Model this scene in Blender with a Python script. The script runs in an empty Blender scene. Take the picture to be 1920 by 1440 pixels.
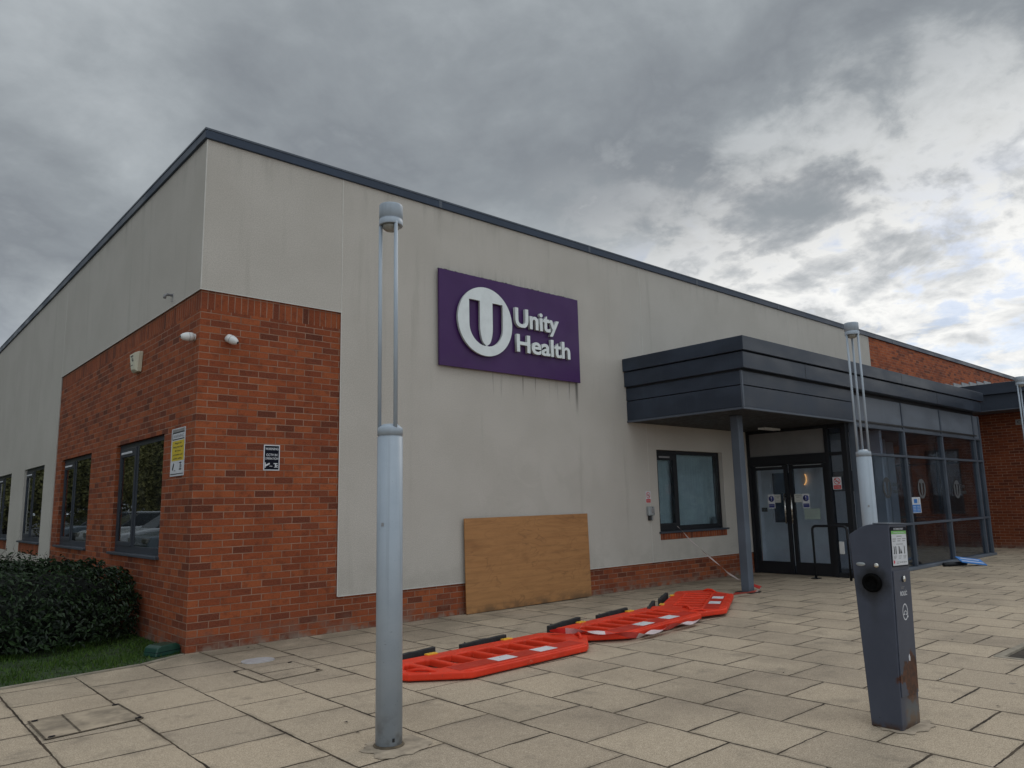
import bpy, bmesh, math, random
from mathutils import Vector, Matrix, noise as mnoise
rad = math.radians
S = bpy.context.scene
COL = S.collection

# ------------------------------------------------------------------ camera
cd = bpy.data.cameras.new("camera"); cam = bpy.data.objects.new("camera", cd); COL.objects.link(cam)
S.camera = cam
cd.sensor_fit = 'HORIZONTAL'; cd.sensor_width = 36.0; cd.lens = 1402.23 / 1920 * 36.0
cd.clip_start = 0.05; cd.clip_end = 3000
yaw, pit, rol = rad(41.6926), rad(9.1161), rad(-1.2600)
fw = Vector((math.sin(yaw)*math.cos(pit), math.cos(yaw)*math.cos(pit), math.sin(pit)))
rt = Vector((math.cos(yaw), -math.sin(yaw), 0)); up = rt.cross(fw)
r2 = math.cos(rol)*rt + math.sin(rol)*up; u2 = -math.sin(rol)*rt + math.cos(rol)*up
m = Matrix((r2, u2, -fw)).transposed().to_4x4(); m.translation = Vector((-2.7587, -8.2045, 1.44))
cam.matrix_world = m

# ------------------------------------------------------------------ view, sky, sun
S.view_settings.view_transform = 'Standard'; S.view_settings.look = 'None'
S.view_settings.exposure = 0.0; S.view_settings.gamma = 1.0; S.view_settings.use_curve_mapping = False
SKX, SKY_ = 7.7, 0.4
SUN_AZ, SUN_EL = rad(80), rad(38)            # azimuth from +Y towards +X
W = bpy.data.worlds.new("World"); S.world = W; W.use_nodes = True
wt = W.node_tree; wt.nodes.clear()
class NT:
    """tiny node-tree helper"""
    def __init__(s, nt): s.nt = nt
    def n(s, typ, ins=None, **props):
        nd = s.nt.nodes.new(typ)
        for k, v in props.items(): setattr(nd, k, v)
        for k, v in (ins or {}).items():
            if hasattr(v, 'bl_idname') and not hasattr(v, 'is_linked'): v = v.outputs[0]
            if hasattr(v, 'is_linked'): s.nt.links.new(v, nd.inputs[k])
            else: nd.inputs[k].default_value = v
        return nd
    def math(s, op, a, b=0.0, c=None, clamp=False):
        ins = {0: a, 1: b}
        if c is not None: ins[2] = c
        return s.n('ShaderNodeMath', ins, operation=op, use_clamp=clamp).outputs[0]
    def mix(s, f, a, b, blend='MIX'):
        nd = s.n('ShaderNodeMix', None, data_type='RGBA', blend_type=blend)
        for idx, v in ((0, f), (6, a), (7, b)):
            if hasattr(v, 'bl_idname') and not hasattr(v, 'is_linked'): v = v.outputs[0]
            if hasattr(v, 'is_linked'): s.nt.links.new(v, nd.inputs[idx])
            else:
                if idx != 0 and len(v) == 3: v = (*v, 1)
                nd.inputs[idx].default_value = v
        return nd.outputs[2]
    def ss(s, v, lo, hi, t0=0.0, t1=1.0):
        return s.n('ShaderNodeMapRange', {'Value': v, 'From Min': lo, 'From Max': hi, 'To Min': t0, 'To Max': t1}, interpolation_type='SMOOTHSTEP').outputs[0]
    def noise(s, vec, scale, detail=4, rough=.55, dist=0.0, out=0):
        ins = {'Scale': scale, 'Detail': detail, 'Roughness': rough, 'Distortion': dist}
        if vec is not None: ins['Vector'] = vec
        return s.n('ShaderNodeTexNoise', ins).outputs[out]
    def ramp(s, f, stops):
        nd = s.n('ShaderNodeValToRGB', {'Fac': f}); e = nd.color_ramp.elements
        while len(e) < len(stops): e.new(.5)
        for el, (p, c) in zip(e, stops): el.position = p; el.color = (*c, 1)
        return nd.outputs[0]
h = NT(wt)
tc = h.n('ShaderNodeTexCoord'); gen = tc.outputs['Generated']
sx = h.n('ShaderNodeSeparateXYZ', {0: gen})
zz = h.math('ADD', h.math('MAXIMUM', sx.outputs[2], 0.0), 0.27)
px = h.math('DIVIDE', sx.outputs[0], zz); py = h.math('DIVIDE', sx.outputs[1], zz)
pv = h.n('ShaderNodeCombineXYZ', {0: px, 1: py, 2: 0.37}).outputs[0]
pv2 = h.n('ShaderNodeMapping', {'Vector': pv, 'Rotation': (0, 0, rad(-20)), 'Location': (SKX, SKY_, 0), 'Scale': (1.0, 1.0, 1)}).outputs[0]
big = h.noise(pv2, .95, 3, .5, .3)
mid = h.noise(pv2, 2.8, 9, .57, .3)
fin = h.noise(pv2, 8.5, 9, .6, .3)
dens = h.math('ADD', h.math('MULTIPLY', big, .58), h.math('ADD', h.math('MULTIPLY', mid, .32), h.math('MULTIPLY', fin, .10)))
dark = h.ramp(dens, [(.38, (.455, .492, .520)), (.455, (.345, .378, .405)), (.50, (.285, .314, .341)), (.55, (.238, .262, .290)), (.60, (.310, .340, .366)), (.67, (.47, .505, .53))])
hl = h.math('SQRT', h.math('ADD', h.math('MULTIPLY', sx.outputs[0], sx.outputs[0]), h.math('ADD', h.math('MULTIPLY', sx.outputs[1], sx.outputs[1]), 1e-5)))
az = h.math('DIVIDE', h.math('ADD', h.math('MULTIPLY', sx.outputs[0], math.sin(rad(84))), h.math('MULTIPLY', sx.outputs[1], math.cos(rad(84)))), hl)
zb = h.math('ADD', h.math('MULTIPLY', h.math('SUBTRACT', az, .75), .72), .25)
nzs = h.math('ADD', h.math('MULTIPLY', h.math('SUBTRACT', mid, .5), .55), h.math('MULTIPLY', h.math('SUBTRACT', fin, .5), .25))
glow = h.ss(h.math('ADD', h.math('SUBTRACT', zb, sx.outputs[2]), nzs), -.12, .18)
white = h.ramp(h.math('ADD', h.math('MULTIPLY', mid, .70), h.math('MULTIPLY', fin, .30)), [(.34, (.44, .465, .485)), (.43, (.72, .735, .745)), (.50, (.98, .98, .96)), (.55, (.84, .85, .85)), (.60, (.56, .58, .595)), (.68, (.82, .83, .83))])
sky = h.n('ShaderNodeTexSky', sky_type='NISHITA', sun_disc=False, sun_elevation=SUN_EL, sun_rotation=SUN_AZ)
blue = h.mix(1.0, sky.outputs[0], (.066, .075, .092), 'MULTIPLY')
gap = h.math('MULTIPLY', h.ss(h.math('ADD', h.math('MULTIPLY', fin, .4), h.math('MULTIPLY', h.noise(pv2, 2.3, 6, .55, .2), .6)),   .50, .56), h.math('MULTIPLY', h.ss(sx.outputs[2], .40, .25), h.ss(sx.outputs[2], .07, .16)))
white2 = h.mix(h.math('MULTIPLY', gap, .5), white, blue)
low = h.math('MULTIPLY', h.ss(sx.outputs[2], .30, .02), .75)
lowg = h.math('ADD', 1.0, h.math('MULTIPLY', low, 1.5))
cl = h.mix(1.0, dark, h.n('ShaderNodeCombineXYZ', {0: lowg, 1: lowg, 2: lowg}), 'MULTIPLY')
cl = h.mix(glow, cl, white2)
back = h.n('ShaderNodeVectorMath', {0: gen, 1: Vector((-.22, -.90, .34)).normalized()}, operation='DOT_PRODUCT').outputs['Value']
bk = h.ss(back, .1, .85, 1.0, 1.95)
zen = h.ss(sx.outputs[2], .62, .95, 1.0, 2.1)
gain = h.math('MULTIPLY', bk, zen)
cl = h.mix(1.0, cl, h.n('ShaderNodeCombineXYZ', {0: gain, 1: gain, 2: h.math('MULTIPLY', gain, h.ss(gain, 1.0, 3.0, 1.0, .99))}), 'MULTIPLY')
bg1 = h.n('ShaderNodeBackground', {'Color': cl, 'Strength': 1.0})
bg2 = h.n('ShaderNodeBackground', {'Color': sky.outputs[0], 'Strength': 0.05})
add = h.n('ShaderNodeAddShader', {0: bg1, 1: bg2})
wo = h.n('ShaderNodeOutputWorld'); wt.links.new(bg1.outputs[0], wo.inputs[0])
sl = bpy.data.lights.new("sun", 'SUN'); sl.energy = 0.5; sl.angle = rad(25); sl.color = (1, .95, .88)
so = bpy.data.objects.new("sun", sl); COL.objects.link(so)
sd = Vector((math.sin(SUN_AZ)*math.cos(SUN_EL), math.cos(SUN_AZ)*math.cos(SUN_EL), math.sin(SUN_EL)))
so.rotation_euler = sd.to_track_quat('Z', 'Y').to_euler()

# ------------------------------------------------------------------ materials
MATS = {}
def newmat(name):
    mt = bpy.data.materials.new(name); mt.use_nodes = True; mt.node_tree.nodes.clear()
    return mt, NT(mt.node_tree)
def finish(mt, q, color, rough=.6, metal=0.0, bump=None, bstr=.3, bdist=.01, **extra):
    ins = {'Base Color': color if not isinstance(color, tuple) else (*color[:3], 1), 'Roughness': rough, 'Metallic': metal}
    ins.update(extra)
    if bump is not None:
        ins['Normal'] = q.n('ShaderNodeBump', {'Height': bump, 'Strength': bstr, 'Distance': bdist}).outputs[0]
    p = q.n('ShaderNodeBsdfPrincipled', ins)
    o = q.n('ShaderNodeOutputMaterial'); q.nt.links.new(p.outputs[0], o.inputs[0])
    MATS[mt.name] = mt
    return mt
def simple(name, col, rough=.5, metal=0.0, var=.12, scale=6.0, bstr=0.0, spec=None):
    mt, q = newmat(name)
    oc = q.n('ShaderNodeTexCoord').outputs['Object']
    nz = q.noise(oc, scale, 5, .6)
    c = q.mix(q.ss(nz, .3, .7), tuple(v*(1-var) for v in col), tuple(min(1, v*(1+var)) for v in col))
    ex = {}
    if spec is not None: ex['Specular IOR Level'] = spec
    rr = q.ss(q.noise(oc, scale*2.3, 4), .3, .7, max(0, rough-.08), min(1, rough+.08))
    return finish(mt, q, c, rr, metal, bump=q.noise(oc, scale*20, 3) if bstr else None, bstr=bstr, bdist=.002, **ex)

def brick_mat(name, soldier=False, tone=1.0, damp=True):
    mt, q = newmat(name)
    uv = q.n('ShaderNodeTexCoord').outputs['UV']
    s = q.n('ShaderNodeSeparateXYZ', {0: uv})
    u, v = s.outputs[0], s.outputs[1]
    wob = q.noise(uv, 22, 2)
    v = q.math('ADD', v, q.math('MULTIPLY', q.math('SUBTRACT', wob, .5), .004))
    u = q.math('ADD', u, q.math('MULTIPLY', q.math('SUBTRACT', q.noise(uv, 17, 2), .5), .006))
    vec = q.n('ShaderNodeCombineXYZ', {0: q.math('SUBTRACT', v, .003), 1: u} if soldier else {0: u, 1: v}).outputs[0]
    def bt(c1, c2, mo, bias):
        return q.n('ShaderNodeTexBrick', {'Vector': vec, 'Color1': (*c1, 1), 'Color2': (*c2, 1), 'Mortar': (*mo, 1), 'Scale': 1.0, 'Mortar Size': .0052, 'Mortar Smooth': .25, 'Bias': bias, 'Brick Width': .225, 'Row Height': .075}, offset=0.0 if soldier else .5)
    b1 = bt((0, 0, 0), (1, 1, 1), (.5, .5, .5), 0.0)
    rnd = b1.outputs[0]; fac = b1.outputs[1]
    t = tone
    col = q.ramp(rnd, [(.0, (.070*t, .022*t, .014*t)), (.10, (.15*t, .037*t, .018*t)), (.24, (.245*t, .055*t, .019*t)), (.45, (.31*t, .071*t, .022*t)), (.66, (.375*t, .092*t, .028*t)), (.82, (.40*t, .106*t, .034*t)), (.92, (.30*t, .066*t, .021*t)), (1.0, (.14*t, .040*t, .022*t))])
    # smoke-dragged dark ends and grain inside bricks
    nz = q.noise(uv, 9, 6, .65)
    col = q.mix(q.math('MULTIPLY', q.ss(nz, .48, .70), .62), col, (.085*t, .026*t, .016*t))
    col = q.mix(.30, col, q.ramp(q.noise(uv, 60, 4, .7), [(.3, (.08, .022, .014)), (.7, (.42, .12, .055))]))
    big = q.noise(uv, .9, 3)
    col = q.mix(q.ss(big, .40, .75, 0, .5), col, q.mix(1.0, col, (.62, .60, .60), 'MULTIPLY'))
    mcol = q.mix(q.ss(q.noise(uv, 3.0, 4), .35, .65), (.20, .105, .070), (.31, .185, .13))
    col = q.mix(fac, col, mcol)
    if damp:   # pale efflorescence and grime band at the foot of the wall
        z = s.outputs[1]
        wet = q.math('MULTIPLY', q.ss(z, .30, .02), q.ss(q.noise(uv, 4.5, 5), .42, .62))
        col = q.mix(q.math('MULTIPLY', wet, .6), col, (.20, .125, .095))
        gr = q.math('MULTIPLY', q.ss(z, .09, .0), q.ss(q.noise(uv, 7, 5), .40, .6))
        col = q.mix(q.math('MULTIPLY', gr, .7), col, (.24, .20, .16))
    hgt = q.math('ADD', q.math('MULTIPLY', fac, -1.0), q.math('MULTIPLY', q.noise(uv, 120, 4), .22))
    return finish(mt, q, col, .86, bump=hgt, bstr=.75, bdist=.006, **{'Specular IOR Level': .25})
brick_mat('brick', False, .82); brick_mat('brick_soldier', True, .76); brick_mat('brick_plain', False, 1.15, False); brick_mat('brick_wing', False, .40)  # wing brick toned down, its shade put into the colour

def render_mat():
    mt, q = newmat('render')
    uv = q.n('ShaderNodeTexCoord').outputs['UV']
    s = q.n('ShaderNodeSeparateXYZ', {0: uv}); u, v = s.outputs[0], s.outputs[1]
    geo = q.n('ShaderNodeNewGeometry'); nx = q.n('ShaderNodeSeparateXYZ', {0: geo.outputs['Normal']}).outputs[1]
    front = q.ss(nx, -.3, -.7)
    base = q.mix(q.ss(q.noise(uv, 1.1, 5), .3, .7), (.480, .448, .402), (.530, .497, .450))
    base = q.mix(q.ss(q.noise(uv, 95, 3, .7), .40, .60, 0, .55), base, (.30, .278, .248))
    # faint rain streaks down the whole wall
    st = q.noise(q.n('ShaderNodeMapping', {'Vector': uv, 'Scale': (4.5, .35, 1)}).outputs[0], 1.0, 6, .6)
    base = q.mix(q.ss(st, .55, .75, 0, .28), base, (.27, .25, .215))
    # soot from under the roof edge and above the sign
    top = q.math('MULTIPLY', q.ss(v, 5.0, 5.62), q.ss(q.noise(q.n('ShaderNodeMapping', {'Vector': uv, 'Scale': (3.2, .5, 1)}).outputs[0], 1.5, 5), .5, .72))
    base = q.mix(q.math('MULTIPLY', top, .30), base, (.19, .175, .15))
    # dark drips below the purple sign
    dn = q.noise(q.n('ShaderNodeMapping', {'Vector': uv, 'Scale': (19, .55, 1)}).outputs[0], 1.0, 4, .6)
    inx = q.math('MULTIPLY', q.ss(u, 3.3, 4.2), q.ss(u, 6.05, 5.85))
    ln = q.math('MULTIPLY', q.ss(v, 2.92, 3.34), q.math('LESS_THAN', v, 3.36))
    dr = q.math('MULTIPLY', q.math('MULTIPLY', inx, ln), q.ss(dn, .57, .70))
    base = q.mix(q.math('MULTIPLY', q.math('MULTIPLY', dr, front), .8), base, (.05, .047, .045))
    rn = q.math('MULTIPLY', q.ss(q.math('ABSOLUTE', q.math('SUBTRACT', u, 5.925)), .05, .005), q.math('MULTIPLY', q.ss(v, 2.75, 3.25), q.math('LESS_THAN', v, 3.36)))
    base = q.mix(q.math('MULTIPLY', q.math('MULTIPLY', rn, front), .75), base, (.05, .047, .045))
    # growth and soot just above the sign
    ab = q.math('MULTIPLY', q.math('MULTIPLY', q.ss(v, 4.98, 4.70), q.math('GREATER_THAN', v, 4.69)), q.math('MULTIPLY', q.ss(u, 3.1, 3.4), q.ss(u, 6.05, 5.7)))
    ab = q.math('MULTIPLY', ab, q.ss(dn, .46, .66))
    base = q.mix(q.math('MULTIPLY', q.math('MULTIPLY', ab, front), .22), base, (.09, .082, .07))
    # scuffed, patched area above the board
    pt = q.math('MULTIPLY', q.math('MULTIPLY', q.ss(u, 3.2, 4.2), q.ss(u, 7.2, 5.6)), q.math('MULTIPLY', q.ss(v, .4, .9), q.ss(v, 2.6, 1.9)))
    pt = q.math('MULTIPLY', pt, q.ss(q.noise(uv, 1.9, 4, .55, 1.2), .50, .60))
    base = q.mix(q.math('MULTIPLY', q.math('MULTIPLY', pt, front), .09), base, (.25, .23, .2))
    # splash grime at the foot
    ft = q.math('MULTIPLY', q.ss(v, .95, .40), q.ss(q.noise(uv, 3.2, 5), .4, .65))
    base = q.mix(q.math('MULTIPLY', ft, .22), base, (.22, .2, .17))
    hg = q.math('ADD', q.noise(uv, 150, 3, .6), q.math('MULTIPLY', q.noise(uv, 3, 3), .6))
    return finish(mt, q, base, .92, bump=hg, bstr=.45, bdist=.003, **{'Specular IOR Level': .2})
render_mat()

def metal_mat(name, col, rough=.42, smudge=.35):
    mt, q = newmat(name)
    oc = q.n('ShaderNodeTexCoord').outputs['Object']
    n1 = q.noise(q.n('ShaderNodeMapping', {'Vector': oc, 'Scale': (.8, 1, 2.2)}).outputs[0], 1.3, 4, .5)
    n2 = q.noise(oc, 30, 5, .7)
    c = q.mix(q.ss(n1, .42, .66, 0, smudge), col, tuple(v*2.0 for v in col))
    c = q.mix(q.ss(n2, .55, .75, 0, .25), c, tuple(v*.6 for v in col))
    stv = q.noise(q.n('ShaderNodeMapping', {'Vector': oc, 'Scale': (14, 14, .8)}).outputs[0], 1.0, 4)
    c = q.mix(q.ss(stv, .56, .75, 0, .25), c, tuple(v*1.5+.01 for v in col))
    r = q.ss(n1, .3, .7, rough-.08, rough+.12)
    return finish(mt, q, c, r, .0, bump=q.noise(oc, 1.6, 2), bstr=.08, bdist=.02, **{'Specular IOR Level': .32})
metal_mat('canopy_metal', (.023, .031, .046)); metal_mat('roof_metal', (.024, .037, .062), .4, .2)
metal_mat('spandrel', (.115, .13, .155), .5, .2); metal_mat('frame_dark', (.009, .010, .013), .5, .1)
metal_mat('frame_grey', (.070, .083, .105), .42, .2); metal_mat('window_grey', (.030, .035, .046), .42, .2); metal_mat('column_metal', (.075, .092, .118), .42, .2)
metal_mat('sill_grey', (.045, .052, .066), .4, .2)

def lamp_mat():
    mt, q = newmat('lamp_paint')
    oc = q.n('ShaderNodeTexCoord').outputs['Object']; z = q.n('ShaderNodeSeparateXYZ', {0: oc}).outputs[2]
    c = q.mix(q.ss(q.noise(oc, 5, 5), .3, .7), (.30, .348, .402), (.338, .386, .44))
    g = q.math('MULTIPLY', q.ss(z, .30, .0), q.ss(q.noise(oc, 11, 5), .42, .65))
    c = q.mix(q.math('MULTIPLY', g, .6), c, (.10, .09, .08))
    stv = q.noise(q.n('ShaderNodeMapping', {'Vector': oc, 'Scale': (26, 26, .7)}).outputs[0], 1.0, 5, .6)
    c = q.mix(q.ss(stv, .54, .72, 0, .35), c, (.20, .225, .25))
    scr = q.noise(q.n('ShaderNodeMapping', {'Vector': oc, 'Scale': (9, 9, 34), 'Rotation': (.5, .3, 0)}).outputs[0], 2.2, 3, .7)
    c = q.mix(q.math('MULTIPLY', q.ss(scr, .70, .74), q.ss(z, 1.9, .4)), c, (.17, .17, .17))
    sp = q.ss(q.noise(oc, 70, 3, .7), .66, .74)
    c = q.mix(q.math('MULTIPLY', sp, .5), c, (.09, .09, .09))
    return finish(mt, q, c, .42, bump=q.noise(oc, 160, 2), bstr=.08, bdist=.001)
lamp_mat()

def glass(name, tint, ior=.04, dirt=.04):      # ior = reflectance face on, per surface
    mt, q = newmat(name)
    uv = q.n('ShaderNodeTexCoord').outputs['Object']
    fc = q.n('ShaderNodeLayerWeight', {'Blend': .5}).outputs['Facing']
    fr = q.math('ADD', ior, q.math('MULTIPLY', q.math('POWER', fc, 5.0), 1-ior))
    nrm = q.n('ShaderNodeBump', {'Height': q.noise(uv, .9, 2), 'Strength': .06, 'Distance': .01}).outputs[0]
    t = q.n('ShaderNodeBsdfTransparent', {'Color': (*tint, 1)})
    g = q.n('ShaderNodeBsdfGlossy', {'Color': (.92, .96, 1.0, 1), 'Roughness': .015, 'Normal': nrm})
    d = q.n('ShaderNodeBsdfDiffuse', {'Color': (.3, .31, .32, 1)})
    mx = q.n('ShaderNodeMixShader', {0: fr}); q.nt.links.new(t.outputs[0], mx.inputs[1]); q.nt.links.new(g.outputs[0], mx.inputs[2])
    m2 = q.n('ShaderNodeMixShader', {0: q.ss(q.noise(uv, 2.0, 5), .45, .8, dirt*.4, dirt*1.8)}); q.nt.links.new(mx.outputs[0], m2.inputs[1]); q.nt.links.new(d.outputs[0], m2.inputs[2])
    o = q.n('ShaderNodeOutputMaterial'); q.nt.links.new(m2.outputs[0], o.inputs[0]); MATS[name] = mt
glass('glass', (.72, .78, .80), .045); glass('glass_door', (.88, .92, .95), .035, .05); glass('glass_dark', (.66, .70, .75), .04, .03); glass('glass_side', (.40, .44, .44), .09, .02)

def paving_mat():
    mt, q = newmat('paving')
    oc = q.n('ShaderNodeTexCoord').outputs['Object']
    s = q.n('ShaderNodeSeparateXYZ', {0: oc})
    d1 = q.math('MULTIPLY', q.math('SUBTRACT', q.noise(oc, 9, 5, .65), .5), .022)
    d2 = q.math('MULTIPLY', q.math('SUBTRACT', q.noise(oc, 10.3, 5, .65), .5), .022)
    y = q.math('ADD', q.math('ADD', s.outputs[1], 3.645 + .61*40), d1)
    x = q.math('ADD', q.math('SUBTRACT', s.outputs[0], .145 - .606*60), d2)
    vec = q.n('ShaderNodeCombineXYZ', {0: y, 1: x}).outputs[0]
    ms = q.ss(q.noise(oc, 1.3, 3), .34, .60, .0052, .0105)
    b = q.n('ShaderNodeTexBrick', {'Vector': vec, 'Color1': (0, 0, 0, 1), 'Color2': (1, 1, 1, 1), 'Mortar': (.5, .5, .5, 1), 'Scale': 1.0, 'Mortar Size': ms, 'Mortar Smooth': .35, 'Bias': 0.0, 'Brick Width': .61, 'Row Height': .606}, offset=.5)
    rnd, fac = b.outputs[0], b.outputs[1]
    col = q.ramp(rnd, [(.0, (.475, .384, .288)), (.25, (.525, .426, .317)), (.55, (.555, .452, .336)), (.8, (.58, .468, .345)), (1.0, (.50, .408, .308))])
    ag = q.noise(oc, 130, 4, .75)
    col = q.mix(q.ss(ag, .36, .64, 0, .9), col, q.mix(1.0, col, (.45, .43, .40), 'MULTIPLY'))
    ag2 = q.noise(oc, 48, 5, .75)
    col = q.mix(q.ss(ag2, .52, .70, 0, .55), col, (.20, .165, .125))
    col = q.mix(q.ss(ag2, .46, .32, 0, .35), col, (.68, .58, .46))
    sp = q.noise(oc, 230, 2, .6)
    col = q.mix(q.ss(sp, .62, .72, 0, .55), col, (.66, .59, .50))
    col = q.mix(q.ss(sp, .40, .30, 0, .75), col, (.085, .070, .055))
    big = q.noise(oc, .55, 6, .62)
    col = q.mix(q.ss(big, .44, .68, 0, .6), col, q.mix(1.0, col, (.55, .55, .56), 'MULTIPLY'))
    st = q.noise(oc, 2.6, 6, .66)
    col = q.mix(q.ss(st, .54, .74, 0, .55), col, (.145, .122, .094))
    gum = q.n('ShaderNodeTexVoronoi', {'Vector': oc, 'Scale': 1.7, 'Randomness': 1.0}).outputs['Distance']
    gsz = q.ss(q.noise(oc, .9, 2), .45, .7, .0, .055)
    col = q.mix(q.math('MULTIPLY', q.math('LESS_THAN', gum, gsz), .55), col, (.12, .105, .088))
    gum2 = q.n('ShaderNodeTexVoronoi', {'Vector': q.n('ShaderNodeMapping', {'Vector': oc, 'Location': (3.3, 7.1, 0)}).outputs[0], 'Scale': .8, 'Randomness': 1.0}).outputs['Distance']
    col = q.mix(q.math('LESS_THAN', gum2, .014), col, (.62, .58, .52))
    # algae / damp at the foot of the wall
    wl = q.math('MULTIPLY', q.ss(s.outputs[1], -1.3, -.1), q.ss(q.noise(oc, 1.8, 5), .35, .6))
    col = q.mix(q.math('MULTIPLY', wl, .5), col, (.12, .105, .075))
    # darker edges of the slabs where dirt gathers
    b2 = q.n('ShaderNodeTexBrick', {'Vector': vec, 'Color1': (0, 0, 0, 1), 'Color2': (0, 0, 0, 1), 'Mortar': (1, 1, 1, 1), 'Scale': 1.0, 'Mortar Size': .045, 'Mortar Smooth': 1.0, 'Brick Width': .61, 'Row Height': .606}, offset=.5)
    ed = q.math('MULTIPLY', b2.outputs[1], q.ss(q.noise(oc, 3.1, 5), .42, .66))
    col = q.mix(q.math('MULTIPLY', ed, .62), col, (.13, .108, .08))
    jc = q.mix(q.ss(q.noise(oc, 2.2, 4), .4, .62), (.026, .018, .012), (.070, .050, .032))
    col = q.mix(fac, col, jc)
    hg = q.math('ADD', q.math('MULTIPLY', fac, -1.6), q.math('MULTIPLY', ag, .35))
    return finish(mt, q, col, .86, bump=hg, bstr=.55, bdist=.006, **{'Specular IOR Level': .25})
paving_mat()

def ply_mat():
    mt, q = newmat('plywood')
    oc = q.n('ShaderNodeTexCoord').outputs['Object']
    mp = q.n('ShaderNodeMapping', {'Vector': oc, 'Scale': (.5, 4.2, 1)}).outputs[0]
    n = q.noise(mp, 1.5, 5, .55, 1.4)
    w = q.n('ShaderNodeTexWave', {'Vector': mp, 'Scale': .8, 'Distortion': 14, 'Detail': 3, 'Detail Scale': .6}, wave_type='BANDS', bands_direction='Y').outputs['Fac']
    c = q.ramp(n, [(.3, (.295, .132, .042)), (.5, (.38, .180, .060)), (.7, (.325, .147, .047))])
    c = q.mix(q.ss(w, .70, .98, 0, .16), c, (.18, .085, .03))
    fl_ = q.noise(q.n('ShaderNodeMapping', {'Vector': oc, 'Scale': (.8, 2.0, 1)}).outputs[0], 1.6, 3, .5, .8)
    cont = q.math('PINGPONG', q.math('MULTIPLY', fl_, 9.0), .5)
    c = q.mix(q.math('MULTIPLY', q.ss(cont, .13, .0), q.ss(q.noise(oc, 1.7, 2), .4, .62, .15, .6)), c, (.19, .085, .03))
    c = q.mix(q.ss(q.noise(q.n('ShaderNodeMapping', {'Vector': oc, 'Scale': (1.5, 9, 1)}).outputs[0], 2, 6, .7), .48, .75, 0, .5), c, (.19, .088, .028))
    oy = q.n('ShaderNodeSeparateXYZ', {0: oc}).outputs[1]
    c = q.mix(q.math('MULTIPLY', q.ss(oy, .16, .0), q.ss(q.noise(oc, 4, 4), .35, .6)), c, (.15, .078, .032))
    c = q.mix(q.ss(q.noise(oc, 2.1, 3), .55, .72, 0, .45), c, (.20, .085, .026))
    c = q.mix(q.ss(q.noise(q.n('ShaderNodeMapping', {'Vector': oc, 'Scale': (3, 90, 1)}).outputs[0], 1, 3), .5, .75, 0, .15), c, (.18, .09, .035))
    return finish(mt, q, c, .6, bump=n, bstr=.1, bdist=.002)
ply_mat()

def charger_mat():
    mt, q = newmat('charger_paint')
    oc = q.n('ShaderNodeTexCoord').outputs['Object']; s = q.n('ShaderNodeSeparateXYZ', {0: oc}); x, y, z = s.outputs[0], s.outputs[1], s.outputs[2]
    c = q.mix(q.ss(q.noise(oc, 4, 5), .3, .7), (.045, .052, .075), (.058, .066, .092))
    # soot round the burnt socket on the side
    dy = q.math('SUBTRACT', y, .125); dz = q.math('SUBTRACT', z, .885)
    r = q.math('SQRT', q.math('ADD', q.math('MULTIPLY', dy, dy), q.math('MULTIPLY', dz, dz)))
    so_ = q.math('MULTIPLY', q.ss(q.math('ADD', r, q.math('MULTIPLY', q.math('SUBTRACT', q.noise(oc, 14, 3), .5), .09)), .15, .05), q.ss(x, .03, .005))
    c = q.mix(q.math('MULTIPLY', so_, .93), c, (.008, .008, .009))
    dr = q.math('MULTIPLY', q.math('MULTIPLY', q.ss(q.math('ABSOLUTE', q.math('SUBTRACT', dy, .0)), .05, .0), q.ss(dz, -.35, -.06)), q.math('MULTIPLY', q.ss(x, .03, .005), q.math('LESS_THAN', dz, .02)))
    c = q.mix(q.math('MULTIPLY', dr, .45), c, (.02, .02, .022))
    # rust where the paint has come off the foot of the front
    fr = q.ss(y, .03, .005)
    rn = q.math('ADD', q.math('MULTIPLY', q.noise(oc, 9, 5, .6), .34), q.math('MULTIPLY', q.noise(oc, 40, 3), .06))
    tz = q.math('ABSOLUTE', q.math('SUBTRACT', z, .31)); tx = q.math('ABSOLUTE', q.math('SUBTRACT', x, .185))
    shape = q.math('ADD', q.math('MULTIPLY', tz, 1.25), q.math('ADD', q.math('MULTIPLY', tx, 1.0), rn))
    rust = q.math('MULTIPLY', q.ss(shape, .405, .385), fr)
    rc = q.mix(q.ss(q.noise(oc, 30, 5), .35, .65), (.034, .012, .007), (.085, .027, .012))
    c = q.mix(rust, c, rc)
    lowp = q.math('MULTIPLY', q.ss(z, .22, .10), q.math('MULTIPLY', fr, q.ss(x, .04, .1)))
    c = q.mix(q.math('MULTIPLY', lowp, .7), c, q.mix(q.ss(q.noise(oc, 12, 4), .4, .6), (.115, .118, .115), (.15, .09, .045)))
    edge = q.math('MULTIPLY', q.ss(z, .05, .0), q.ss(q.noise(oc, 18, 4), .36, .56))
    c = q.mix(edge, c, (.05, .024, .012))
    ch = q.ss(q.noise(oc, 24, 3, .6), .70, .73)
    c = q.mix(q.math('MULTIPLY', ch, .8), c, (.018, .018, .022))
    return finish(mt, q, c, .46, bump=q.noise(oc, 190, 2), bstr=.1, bdist=.001, **{'Specular IOR Level': .35})
charger_mat()

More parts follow.
